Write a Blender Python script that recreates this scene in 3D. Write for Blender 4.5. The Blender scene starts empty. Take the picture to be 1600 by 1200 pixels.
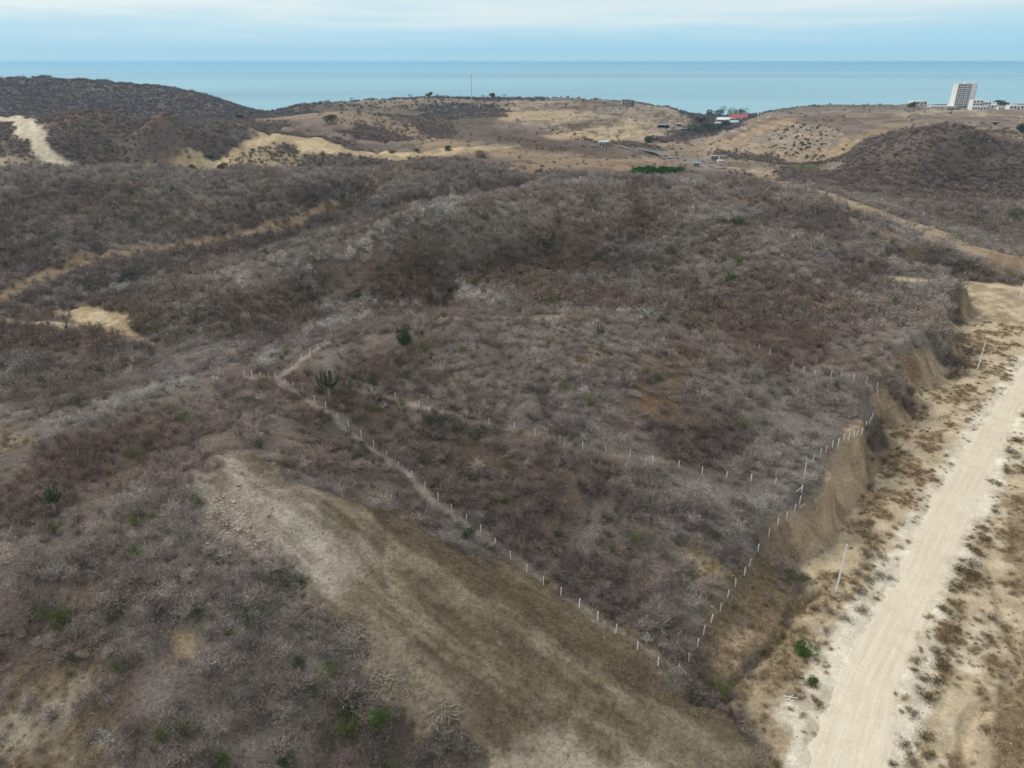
import bpy, bmesh, math, random
import numpy as np
from mathutils import Vector, Matrix
random.seed(7); rng = np.random.default_rng(7)
S = bpy.context.scene
R = math.radians

# ------------------------------------------------------------------ camera
CAMZ, PITCH, F = 80.0, 24.4, 1111.0            # metres above the track, degrees down, focal length in 1600-px units
cam = bpy.data.cameras.new('camera'); camo = bpy.data.objects.new('camera', cam)
S.collection.objects.link(camo); S.camera = camo
cam.sensor_width = 36; cam.lens = 36*F/1600; cam.clip_start = 1; cam.clip_end = 200000
camo.location = (0, 0, CAMZ); camo.rotation_euler = (R(90-PITCH), 0, 0)

# ------------------------------------------------------------------ light
SUN_EL, SUN_AZ = 44.0, -62.0                    # azimuth from +Y towards +X
wd = bpy.data.worlds.new('World'); S.world = wd; wd.use_nodes = True
nt = wd.node_tree; nt.nodes.clear()
def N(nt, t, **kw):
    n = nt.nodes.new(t)
    for k, v in kw.items(): setattr(n, k, v)
    return n
def ramp(nt, fac, stops, interp='LINEAR'):
    r = N(nt, 'ShaderNodeValToRGB'); cr = r.color_ramp; cr.interpolation = interp
    while len(cr.elements) < len(stops): cr.elements.new(0.5)
    for e, (p, c) in zip(cr.elements, stops):
        e.position = p; e.color = (*c, 1) if len(c) == 3 else c
    nt.links.new(fac, r.inputs[0]); return r.outputs[0]
def mix(nt, fac, a, b, mode='MIX'):
    m = N(nt, 'ShaderNodeMix', data_type='RGBA', blend_type=mode)
    for i, v in ((0, fac), (6, a), (7, b)):
        if isinstance(v, (int, float)): m.inputs[i].default_value = v
        elif isinstance(v, tuple): m.inputs[i].default_value = (*v, 1)
        else: nt.links.new(v, m.inputs[i])
    return m.outputs[2]
def mth(nt, op, a, b=None, c=None, clamp=False):
    m = N(nt, 'ShaderNodeMath', operation=op); m.use_clamp = clamp
    for i, v in enumerate((a, b, c)):
        if v is None: continue
        if isinstance(v, (int, float)): m.inputs[i].default_value = v
        else: nt.links.new(v, m.inputs[i])
    return m.outputs[0]
def noise(nt, vec, scale, detail=4, rough=.55, dist=0):
    n = N(nt, 'ShaderNodeTexNoise'); n.inputs['Scale'].default_value = scale
    n.inputs['Detail'].default_value = detail; n.inputs['Roughness'].default_value = rough
    n.inputs['Distortion'].default_value = dist
    nt.links.new(vec, n.inputs['Vector']); return n.outputs['Fac']
def mapv(nt, vec, scale=(1,1,1), rot=(0,0,0)):
    m = N(nt, 'ShaderNodeMapping'); m.inputs['Scale'].default_value = scale
    m.inputs['Rotation'].default_value = rot
    nt.links.new(vec, m.inputs['Vector']); return m.outputs[0]

sky = N(nt, 'ShaderNodeTexSky', sky_type='NISHITA'); sky.sun_disc = False
sky.sun_elevation = R(SUN_EL); sky.sun_rotation = R(SUN_AZ); sky.air_density = 1.2; sky.dust_density = 2.0
tc = N(nt, 'ShaderNodeTexCoord')
sx = N(nt, 'ShaderNodeSeparateXYZ'); nt.links.new(tc.outputs['Generated'], sx.inputs[0])
el = mth(nt, 'MULTIPLY', sx.outputs[2], 4.0, clamp=True)     # 0..1 over the lowest 14 degrees
cl_col = ramp(nt, el, [(0, (3.6, 6.0, 7.4)), (.05, (3.2, 5.7, 7.4)), (.14, (3.8, 6.2, 7.6)), (.24, (5.2, 6.8, 7.6)), (.5, (6.6, 7.2, 7.6)), (1, (7.2, 7.4, 7.6))])
cv = mapv(nt, tc.outputs['Generated'], (1.6, 1.6, 26))
cn = noise(nt, cv, 1.5, 6, .58, .3)
cw = mth(nt, 'MULTIPLY', ramp(nt, cn, [(.42, (0,0,0)), (.62, (1,1,1))]), ramp(nt, el, [(0.06, (0,0,0)), (.22, (1,1,1))]))
cl_col = mix(nt, mth(nt, 'MULTIPLY', cw, .75), cl_col, (6.8, 7.6, 7.8))
skyc = mix(nt, .9, sky.outputs[0], cl_col)
bg = N(nt, 'ShaderNodeBackground'); bg.inputs[1].default_value = 0.1
nt.links.new(skyc, bg.inputs[0])
wo = N(nt, 'ShaderNodeOutputWorld'); nt.links.new(bg.outputs[0], wo.inputs[0])
sl = bpy.data.lights.new('sun', 'SUN'); sl.energy = 1.7; sl.angle = R(10); sl.color = (1, .95, .88)
so = bpy.data.objects.new('sun', sl); S.collection.objects.link(so)
_d = Vector((math.sin(R(SUN_AZ))*math.cos(R(SUN_EL)), math.cos(R(SUN_AZ))*math.cos(R(SUN_EL)), math.sin(R(SUN_EL))))
so.rotation_euler = _d.to_track_quat('Z', 'Y').to_euler(); so.location = (0, 0, 200)
S.view_settings.view_transform = 'Standard'; S.view_settings.look = 'None'
S.view_settings.gamma = 1; S.view_settings.use_curve_mapping = False
S.view_settings.exposure = 0.27
S.render.engine = 'CYCLES'; S.cycles.max_bounces = 4; S.cycles.diffuse_bounces = 2; S.cycles.volume_bounces = 1; S.cycles.transparent_max_bounces = 8

# ------------------------------------------------------------------ numpy helpers
def smooth(a, b, x):
    t = np.clip((x-a)/(b-a), 0, 1); return t*t*(3-2*t)
def vnoise(x, y, seed=0):
    xi = np.floor(x).astype(np.int64); yi = np.floor(y).astype(np.int64)
    fx = x-xi; fy = y-yi
    def h(i, j):
        n = (i*374761393 + j*668265263 + seed*1442695041) & 0x7fffffff
        n = ((n ^ (n >> 13))*1274126177) & 0x7fffffff
        n = (n ^ (n >> 16)) & 0xffff
        return n/65535.0*2-1
    u = fx*fx*fx*(fx*(fx*6-15)+10); v = fy*fy*fy*(fy*(fy*6-15)+10)
    a = h(xi, yi); b = h(xi+1, yi); c = h(xi, yi+1); d = h(xi+1, yi+1)
    return (a*(1-u)+b*u)*(1-v) + (c*(1-u)+d*u)*v
def fbm(x, y, scale, seed=0, octv=4, gain=.5):
    s = 0; amp = 1; tot = 0
    c, sn = .8, .6
    x = x/scale; y = y/scale
    for o in range(octv):
        s = s + amp*vnoise(x+17.3*o, y-9.1*o, seed+o); tot += amp; amp *= gain
        x, y = (x*c - y*sn)*2.03, (x*sn + y*c)*2.03
    return s/tot
CP_, SP_ = math.cos(R(PITCH)), math.sin(R(PITCH))
def ray(px, py):
    """direction of a photograph pixel as (x per metre forward, drop per metre forward)"""
    fw = F*CP_ - (py-600)*SP_
    return (px-800)/fw, ((py-600)*CP_ + F*SP_)/fw
def pz(px, py, z):
    u, q = ray(px, py); D = (CAMZ-z)/q
    return (u*D, D, z)

# ------------------------------------------------------------------ lie of the land: spot heights (pixel x, pixel y, height)
SPOT = [
 # front left hillside
 (0,1200,8),(380,1200,6),(700,1200,3),(250,1000,12),(0,900,15),(0,1050,11),(120,780,17),(200,880,15),(370,720,19),(300,760,18.5),
 (600,1000,10),(520,880,13),(400,900,14.5),(800,960,7.5),(950,1100,3.5),(850,1150,3),(1170,1180,.5),(1050,1190,1),(640,800,11.5),(700,860,9.5),(480,760,16.5),(1000,1040,3.5),
 # crest at the left and the saddle
 (0,690,16),(100,655,17),(200,625,17),(330,600,16),(430,590,15),(300,660,18),(380,650,18),(150,700,17),(450,680,16.5),(520,640,13),
 # fence line gully
 (595,690,10.5),(700,790,8),(800,880,6.2),(965,975,4),(1060,1050,2.4),(1110,1090,1),(550,640,12),
 # fenced hill
 (650,635,13),(765,660,12.5),(870,690,12),(1095,735,10),(520,530,15),(600,510,17),(700,498,20),(820,497,21),(950,498,20),(900,540,20),(900,600,17.5),(700,570,16),
 (900,800,7.5),(1000,900,5),(1050,1000,2.8),(1200,700,11),(1200,800,8.5),(1110,870,6),(1200,900,3),(1150,1050,.8),(1100,600,15.5),(1080,520,14),(800,800,7),(1100,800,8.6),
 (1110,525,11),(1240,570,10),(1370,600,13),(1340,670,12),(1270,780,10),(1230,850,5.5),(1000,700,12.5),(1250,920,1),(1280,640,12),
 (1430,560,12),(1445,525,13),(1490,445,12),(1390,435,10),(1300,500,9),(1200,450,7),(1080,480,3),(970,470,-2),(1330,560,10),
 # gully behind the fenced hill
 (900,470,-4),(700,470,-4),(800,455,-3),(550,480,2),(450,500,0),(350,545,2),(250,560,0),(600,440,4),
 # main hill behind
 (900,400,8),(900,344,19),(900,290,29),(760,318,25),(1000,290,28),(1100,286,27),(1190,288,25),(1100,380,14),(1100,320,23),(760,400,10),(650,410,8),
 (1250,400,15),(1330,312,20),(1450,362,16),(1600,418,9),(1560,440,6),(1400,400,13),(1250,290,22),(1300,350,17),
 (400,430,9),(550,390,15),(650,345,22),(480,450,4),(470,412,12),(470,385,2),(560,350,5),
 # left middle
 (100,560,-4),(150,500,-3),(50,520,-3),(0,470,-3),(200,450,-1),(100,400,4),(0,400,4),(300,400,1),(450,350,4),(0,330,15),(300,300,19),(150,300,19),
 (300,275,25),(0,269,27),(150,269,26),(430,284,20),(530,322,7),(500,266,21),(640,257,26),(760,268,25),(850,276,26),(600,300,16),(0,600,-1),(180,590,0),
 # right valley behind the crest track
 (1500,350,0),(1600,335,-8),(1600,385,-1),(1420,320,-2),(1300,272,-7),(1450,300,-8),(1350,290,-7),(1230,262,-3),
 # dark hill at the right
 (1420,212,24),(1560,224,20),(1600,240,12),(1300,255,-4),(1360,228,8),(1500,215,25),(1500,270,0),
 # tan plateau
 (1150,240,-10),(1290,250,-10),(1190,180,11),(1260,168,9),(1480,166,2),(1400,186,10),(1300,182,12),(1600,182,11),(1600,200,13),(1220,215,0),(1100,215,-14),(1140,200,-6),(1500,180,9),(1350,166,6),(1590,166,3),
 # valley floor with the tarmac road
 (1130,188,-25),(1100,203,-20),(1060,215,-17),(1000,225,-12),(1020,272,-8),(1100,256,-9),(950,245,-8),(1180,265,-6),(900,262,-5),(1070,240,-10),
 # coast headland and building land
 (480,163,18),(560,155,24),(640,152,26),(700,153,26),(780,156,22),(860,161,17),(910,153,21),(985,160,15),(1050,172,6),(1090,183,-6),(900,180,9),(1000,190,0),(950,205,-4),(830,175,13),(1050,195,-12),
 (560,174,18),(700,210,3),(560,235,0),(850,200,5),(900,218,0),(800,236,-4),(700,250,-3),(800,268,-5),(460,180,14),(640,185,14),(760,190,9),
 # pale earthworks
 (430,215,11),(330,240,2),(250,260,-5),(600,240,0),(520,232,6),(40,188,15),(130,258,-5),(0,222,12),(0,254,0),(480,260,-8),(380,262,-8),
 # middle left hill
 (250,222,9),(250,177,38),(60,185,30),(400,206,16),(150,175,37),(350,186,29),(330,215,10),
 # far left hill
 (0,123,54),(150,131,47),(230,136,42),(300,149,31),(360,163,18),(410,178,5),(445,187,-12),(-200,128,50),
]
W = [pz(*s) for s in SPOT]
W += [(-450,560,-14),(-250,560,-15),(-50,560,-14),(60,560,-13),(-350,480,8),(-100,500,2),(130,520,-4),
      (-520,1000,8),(-200,1080,-2),(-420,1090,6),(-600,1130,20),(-100,1130,12),(100,1000,0),(-900,1000,25),
      (0,30,4),(40,40,0),(-40,35,7),(90,45,0),(-90,40,9),(0,8,5),(-200,90,16),(-300,250,0),(-500,420,20),
      (200,120,-1),(300,200,0),(350,330,-4),(450,500,-6),(600,700,10),(900,1000,10),(1100,1400,0),
      (-20,225,2),(60,225,1),(-90,190,6),(0,385,12),(80,430,16),(-50,372,7),(-110,352,3),(30,400,15)]
W = np.array(W)
def pol(x, y):
    return np.arctan2(x, y), np.log(np.maximum(np.hypot(x, y), 5))
wt, wr = pol(W[:, 0], W[:, 1])
Cc = .025
def kern(a, b): return np.sqrt(a*a+b*b+Cc*Cc)
A = kern(wt[:, None]-wt[None], (wr[:, None]-wr[None])) - np.eye(len(W))*0.002
P = np.c_[np.ones(len(W)), wt, wr]
M = np.block([[A, P], [P.T, np.zeros((3, 3))]])
sol = np.linalg.solve(M, np.r_[W[:, 2], 0, 0, 0]); wk, wc = sol[:-3], sol[-3:]

def bench(y): return (y-60)*.015
def pb(px, py):
    u, q = ray(px, py); D = (CAMZ+.9)/(q+.015); return (u*D, D)
def seg_dist(x, y, pts, closed=False):
    """distance to a polyline, and side test for a closed polygon (negative inside)"""
    P_ = list(pts); n = len(P_); m = n if closed else n-1
    best = np.full(x.shape, 1e9); ins = np.zeros(x.shape, bool)
    for i in range(m):
        ax, ay = P_[i][:2]; bx, by = P_[(i+1) % n][:2]
        dx, dy = bx-ax, by-ay; L = dx*dx+dy*dy+1e-9
        t = np.clip(((x-ax)*dx+(y-ay)*dy)/L, 0, 1)
        best = np.minimum(best, np.hypot(x-ax-t*dx, y-ay-t*dy))
        if closed:
            c = (ay > y) != (by > y)
            ins ^= c & (x < (bx-ax)*(y-ay)/((by-ay) if abs(by-ay) > 1e-9 else 1e-9)+ax)
    return np.where(ins, -best, best) if closed else best
FOOT = [(1175,1290),(1185,1200),(1178,1160),(1140,1095),(1195,1010),(1245,940),(1262,905),(1250,888),(1310,848),(1335,800),(1368,745),(1402,700),(1400,690),(1380,672),
        (1418,660),(1452,635),(1425,612),(1445,605),(1478,598),(1500,572),(1508,555),(1492,535),(1502,512),(1532,486),(1512,470),(1500,452),(1450,444),(1400,436),(1480,437),(1600,447)]
CORR = [pb(*p) for p in FOOT] + [(260,300),(330,260),(330,40),(30,30)]

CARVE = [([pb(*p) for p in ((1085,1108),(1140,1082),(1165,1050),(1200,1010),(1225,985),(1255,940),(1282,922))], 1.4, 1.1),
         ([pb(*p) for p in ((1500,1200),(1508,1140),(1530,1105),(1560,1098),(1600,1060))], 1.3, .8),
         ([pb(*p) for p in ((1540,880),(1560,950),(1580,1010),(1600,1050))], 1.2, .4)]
def base_h(x, y):
    th, lr = pol(x, y)
    ath = np.abs(th); tc_ = np.clip(th, -1.15, 1.15)
    h = np.zeros(x.shape)
    for k in range(len(W)):
        h += wk[k]*kern(tc_-wt[k], lr-wr[k])
    h += wc[0] + wc[1]*tc_ + wc[2]*lr
    h = h + (6-h)*smooth(1.1, 1.6, ath)
    return h
def height(x, y):
    r = np.hypot(x, y); h = base_h(x, y)
    far = smooth(350, 900, r)
    near = 1-smooth(150, 450, r)
    h += (fbm(x, y, 45, 3, 4)*1.1 + fbm(x, y, 9, 11, 3)*.28)*(.45+.55*(1-near))
    h += far*fbm(x, y, 130, 5, 4)*5.0
    # erosion rills: ridged noise, only where there are slopes away from the camera
    rid = 1-np.abs(fbm(x, y, 38, 21, 3))*2.2
    h -= np.clip(rid, 0, 1)**3*(1.0+1.2*smooth(120, 260, r)+2.2*far)
    # cut bench along the track
    m = (x > -20) & (y < 420) & (x < 420) & (y > 0)
    if m.any():
        xs, ys = x[m], y[m]
        wx = xs + fbm(xs, ys, 9, 31, 3)*1.0; wy = ys + fbm(xs, ys, 9, 37, 3)*1.0
        sd = seg_dist(wx, wy, CORR, True)
        w = 8.0 + 4*smooth(102, 88, ys) + 3*smooth(228, 250, ys) + 5.0*fbm(xs, ys, 10, 41, 2)
        t = smooth(0, 1, np.clip(sd/w, 0, 1))
        al, pp = xs*.64+ys*.77, xs*.77-ys*.64
        rill = (np.abs(fbm(al/1.9, pp/14, 1.0, 51, 3))*2.0 + np.abs(fbm(al/.7, pp/8, 1.0, 53, 2))*.5 - .3)*np.clip(4*t*(1-t), 0, 1)*smooth(92, 104, ys)
        b = bench(ys) + fbm(xs, ys, 12, 61, 3)*.3 - .35*(1-smooth(0, 2, np.abs(sd+1.5)))
        hh = h[m]
        h[m] = b + (np.maximum(hh, b+.3)-b)*t - rill
    for pts, wd_, dp in CARVE:
        P_ = np.array(pts); m = (x > P_[:,0].min()-8) & (x < P_[:,0].max()+8) & (y > P_[:,1].min()-8) & (y < P_[:,1].max()+8)
        if m.any():
            xs, ys = x[m], y[m]
            d = seg_dist(xs+fbm(xs, ys, 5, 91, 2)*1.0, ys+fbm(xs, ys, 5, 92, 2)*1.0, pts)
            h[m] -= dp*(1-smooth(0, wd_, d))
    # coast
    c0 = np.interp(x, [-700, -300, 0, 150, 400, 800], [1320, 1320, 1325, 1450, 1545, 1545]) + 25*fbm(x, y*0+3, 300, 71, 3)
    h = h + (-62-h)*smooth(0, 300, y-c0)*(np.abs(np.arctan2(x, y)) < 1.5)
    return h

# polar grid, fine where the photograph looks
TH = np.r_[np.linspace(-math.pi, -1.05, 26)[:-1], np.linspace(-1.05, 1.05, 900), np.linspace(1.05, math.pi, 26)[1:]]
RR = np.r_[np.geomspace(6, 44, 30)[:-1], np.geomspace(44, 500, 520)[:-1], np.geomspace(500, 1450, 230)[:-1], np.geomspace(1450, 2600, 50)]
TG, RG = np.meshgrid(TH, RR, indexing='ij')
GX, GY = RG*np.sin(TG), RG*np.cos(TG)
GZ = height(GX, GY)
LR = np.log(RR)
def gsample(G, x, y):
    th = np.arctan2(x, y); lr = np.log(np.clip(np.hypot(x, y), 6.01, 2590))
    i = np.interp(th, TH, np.arange(len(TH))); j = np.interp(lr, LR, np.arange(len(LR)))
    i0 = np.clip(i.astype(int), 0, len(TH)-2); j0 = np.clip(j.astype(int), 0, len(RR)-2)
    a, b = i-i0, j-j0
    return (G[i0, j0]*(1-a)+G[i0+1, j0]*a)*(1-b) + (G[i0, j0+1]*(1-a)+G[i0+1, j0+1]*a)*b
def hz(x, y): return float(gsample(GZ, np.array([x], float), np.array([y], float))[0])
_D = np.geomspace(35, 2550, 2600)
def at(px, py):
    """where a pixel of the photograph meets the ground"""
    u, q = ray(px, py)
    rz = CAMZ-q*_D; g = gsample(GZ, u*_D, _D)
    k = np.nonzero(g >= rz)[0]
    if len(k) == 0:
        # over the skyline: the closest approach
        k = int(np.argmin(rz-g)); D = _D[k]; return Vector((u*D, D, g[k]))
    k = k[0]
    if k == 0: D = _D[0]
    else:
        a = rz[k-1]-g[k-1]; b = g[k]-rz[k]; D = _D[k-1] + (_D[k]-_D[k-1])*a/(a+b+1e-9)
    return Vector((u*D, D, hz(u*D, D)))
# ------------------------------------------------------------------ zones, as world polygons on the ground
def W2(pts): return [tuple(at(*p))[:2] if len(p) == 2 else pz(*p)[:2] for p in pts]
def zone(x, y, pts, closed=True, width=1.0, feather=1.0, warp=1.0, wscale=6.0, seed=1):
    """1 inside a polygon (or within width of a line), fading over feather metres, its edge broken by noise"""
    P_ = np.array(pts); mg = width+feather+warp+2
    out = np.zeros(x.shape)
    m = (x > P_[:, 0].min()-mg) & (x < P_[:, 0].max()+mg) & (y > P_[:, 1].min()-mg) & (y < P_[:, 1].max()+mg)
    if not m.any(): return out
    xs, ys = x[m], y[m]
    d = seg_dist(xs, ys, pts, closed)
    if not closed: d = d-width
    d = d + fbm(xs, ys, wscale, seed, 4, .6)*warp*1.6
    out[m] = 1-smooth(-feather, feather, d)
    return out
ZP = {}
def Z(name, pts, **kw): ZP[name] = (W2(pts), kw)
ROADL = [(1190,1330),(1245,1200),(1298,1062),(1340,985),(1392,900),(1440,800),(1476,740),(1520,670),(1560,618),(1600,565),(1650,500)]
ROADR = [(1412,1330),(1405,1200),(1408,1080),(1440,1000),(1474,920),(1502,860),(1546,760),(1572,700),(1602,640),(1640,590),(1700,520)]
Z('road', ROADL+ROADR[::-1], feather=.6, warp=.8, wscale=4)
Z('shoulder', [(1180,1330),(1225,1200),(1212,1120),(1240,1070),(1290,1000),(1320,960),(1365,905),(1400,850),(1425,790),(1460,740),(1505,670),(1540,620),(1600,545),
               (1640,560),(1600,680),(1570,760),(1530,850),(1500,920),(1470,1000),(1450,1090),(1430,1200),(1430,1330)], feather=1.0, warp=2.4, wscale=5)
Z('sandr', [(1445,1200),(1470,1090),(1500,1040),(1520,960),(1545,880),(1565,800),(1585,690),(1600,680),(1600,760),(1580,860),(1570,950),(1540,1010),(1510,1080),(1480,1200)], feather=1.2, warp=2.5, wscale=4)
Z('slope_r', [(1545,1330),(1545,1200),(1560,1100),(1600,1050),(1800,1000),(1800,1330)], feather=.8, warp=.8)
Z('brown_r', [(1660,740),(1575,790),(1562,850),(1590,930),(1660,960)], feather=1, warp=2)
Z('dozed', [(335,720),(378,714),(470,758),(560,790),(645,812),(705,855),(832,898),(922,958),(1002,1010),(1082,1078),(1178,1162),(1178,1260),(860,1330),(735,1200),(700,1150),(600,1072),(560,1002),(480,942),(430,890),(350,800)], feather=.9, warp=3.0, wscale=6)
Z('dozpale', [(330,722),(378,714),(430,770),(520,830),(560,880),(520,930),(470,930),(420,870),(340,790)], feather=5, warp=4, wscale=9)
Z('dozpale2', [(740,1200),(800,1150),(1000,1170),(1060,1230),(860,1330)], feather=2.5, warp=3)
Z('dozpale3', [(560,1000),(640,1000),(700,1060),(780,1150),(700,1150),(600,1070)], feather=3, warp=3)
Z('rocky', [(300,800),(330,770),(390,820),(420,880),(360,860),(310,830)], feather=2.5, warp=3)
Z('bl', [(-150,1060),(0,1060),(60,1052),(110,1050),(165,1085),(150,1150),(110,1210),(40,1330),(-200,1330)], feather=3.5, warp=4)
Z('bl2', [(262,985),(305,985),(310,1020),(285,1030)], feather=1, warp=1.5)
Z('yl', [(-60,670),(0,672),(45,690),(30,705),(-60,710)], feather=3, warp=2)
Z('grass1', [(1080,862),(1150,868),(1235,900),(1260,940),(1215,1000),(1170,1060),(1125,1085),(1085,1070),(1100,1000),(1130,930)], feather=2, warp=2)
Z('pale1', [(1085,872),(1130,868),(1160,900),(1150,925),(1110,905)], feather=1.6, warp=2.5)
Z('pink1', [(1130,1000),(1170,990),(1180,1030),(1150,1060),(1125,1040)], feather=1.5, warp=2)
for k, (nm, pts, w) in enumerate([
    ('f1', [(430,592),(470,618),(520,652),(560,686),(600,714),(640,742),(668,778),(700,800)], .9),
    ('f1b', [(700,800),(760,845),(850,915),(960,990),(1060,1052)], .5),
    ('f2', [(470,598),(543,606),(618,624),(655,637),(720,652)], .45),
    ('f2b', [(720,652),(804,670),(875,692),(947,708),(1097,741)], .25),
    ('f0', [(385,590),(430,592),(460,573),(484,553),(520,532)], .7),
    ('ridge', [(640,504),(700,498),(780,496),(860,499),(960,502)], 1.0),
    ('f3', [(990,503),(1052,514),(1110,525),(1166,543),(1238,571)], .8)]):
    Z('path_'+nm, pts, closed=False, width=w, feather=.7, warp=.7, wscale=3, seed=k+5)
Z('grey1', [(830,515),(900,505),(960,515),(990,560),(900,590),(840,570)], feather=8, warp=5)
Z('grey2', [(560,600),(650,560),(760,590),(820,650),(700,640),(620,620)], feather=8, warp=5)
Z('ltrack', [(-60,485),(0,468),(70,430),(130,408),(200,393),(280,385),(350,375),(460,350),(520,320)], closed=False, width=4.6, feather=2.6, warp=2.5, seed=9)
Z('ltrack2', [(330,330),(420,345),(470,350)], closed=False, width=1.2, feather=2.0, warp=2, seed=8)
Z('lpatch', [(70,486),(130,481),(190,494),(203,522),(170,528),(120,505),(98,496)], feather=1.8, warp=3)
Z('lpatch2', [(-40,498),(0,500),(60,504),(115,510)], closed=False, width=1.8, feather=.8, warp=.8)
Z('lpatch3', [(120,478),(170,478),(200,500),(150,500)], feather=3, warp=3)
Z('ltrack3', [(170,500),(205,525),(250,545)], closed=False, width=1.2, feather=1.5, warp=1.5)
Z('smallpad', [(1378,430),(1440,434),(1475,441),(1440,444),(1395,438)], feather=1.2, warp=1.5)
Z('rtrack', [(1195,272),(1240,290),(1300,305),(1350,325),(1420,350),(1480,375),(1540,390),(1600,412),(1650,430)], closed=False, width=8.0, feather=3.5, warp=3.5, seed=4)
Z('rtrack2', [(1240,295),(1300,325),(1380,365),(1430,390)], closed=False, width=3.4, feather=3, warp=3, seed=14)
Z('rhead', [(1185,272),(1230,270),(1260,295),(1220,315),(1195,300)], feather=6, warp=8, wscale=12)
Z('rbank', [(1120,300),(1190,305),(1185,325),(1130,320)], feather=6, warp=6)
Z('orange', [(1010,560),(1050,540),(1075,600),(1040,680),(1000,640)], feather=7, warp=6)
Z('orange2', [(530,390),(640,380),(650,450),(540,450)], feather=10, warp=6)
# far ground
Z('cut1', [(-40,180),(40,183),(60,196),(76,212),(84,228),(96,244),(120,254),(150,263),(110,264),(74,263),(62,250),(52,238),(35,222),(22,206),(8,192),(-40,188)], feather=3, warp=5, wscale=22)
Z('cut2', [(215,262),(290,246),(340,240),(380,220),(430,208),(500,216),(560,236),(640,238),(700,232),(800,226),(820,232),(720,240),(600,250),(520,241),(450,226),(400,234),(345,268),(300,268)], feather=4, warp=9, wscale=25)
Z('cutg', [(340,262),(380,240),(440,232),(470,245),(470,265),(400,268)], feather=6, warp=9, wscale=25)
Z('midtan', [(425,182),(500,166),(640,172),(700,186),(780,182),(860,202),(930,220),(1000,232),(1100,236),(1200,262),(1195,284),(1050,276),(850,272),(700,250),(620,248),(560,235),(500,215),(430,205)], feather=15, warp=20, wscale=60)
Z('middark', [(540,182),(600,176),(660,184),(718,205),(690,218),(620,222),(560,218),(545,200)], feather=8, warp=16, wscale=40)
Z('middark2', [(780,215),(860,226),(900,232),(860,236),(790,224)], feather=6, warp=10, wscale=40)
Z('build', [(788,157),(905,149),(985,158),(1055,172),(1075,190),(1050,222),(940,222),(860,206),(800,190)], feather=12, warp=14, wscale=40)
Z('buildcream', [(880,205),(960,192),(1000,195),(1010,212),(950,222),(900,215)], feather=8, warp=10, wscale=30)
Z('buildcream2', [(790,175),(830,172),(900,176),(860,188),(800,186)], feather=8, warp=10, wscale=30)
Z('valley', [(1010,225),(1100,215),(1290,245),(1310,262),(1200,270),(1120,262),(1020,245)], feather=10, warp=15, wscale=40)
Z('vdark', [(1010,217),(1060,205),(1150,192),(1165,196),(1100,212),(1040,224)], feather=6, warp=9, wscale=25)
Z('vdark2', [(1120,236),(1200,242),(1290,252),(1285,262),(1200,254),(1120,244)], feather=5, warp=9, wscale=25)
Z('green', [(985,272),(1010,263),(1052,265),(1060,269),(1020,276),(995,278)], feather=2.5, warp=4, wscale=12)
Z('green2', [(1225,258),(1270,258),(1275,266),(1235,268)], feather=4, warp=6, wscale=12)
Z('plateau', [(1085,222),(1130,200),(1190,179),(1260,164),(1700,160),(1700,224,9),(1560,222,9),(1500,214,6),(1420,210,1),(1350,230,-5),(1285,254,-10),(1180,242),(1100,232)], feather=10, warp=12, wscale=40)
Z('platocre', [(1270,246),(1340,215),(1420,190),(1470,184),(1460,194,5),(1400,210,1),(1340,233,-5),(1300,251,-9)], feather=9, warp=9, wscale=30)
Z('platline', [(1190,187),(1300,183),(1400,181),(1480,179),(1600,184)], closed=False, width=3, feather=3, warp=4)
Z('platline2', [(1480,193),(1540,195),(1600,200)], closed=False, width=2.5, feather=3, warp=4)
Z('roadbelow', [(1480,205,8),(1560,205,9),(1600,203,9),(1600,222,9),(1560,220,9)], feather=6, warp=10, wscale=30)
Z('vtrack', [(1185,270),(1150,262),(1100,258)], closed=False, width=3, feather=3, warp=3)

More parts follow.
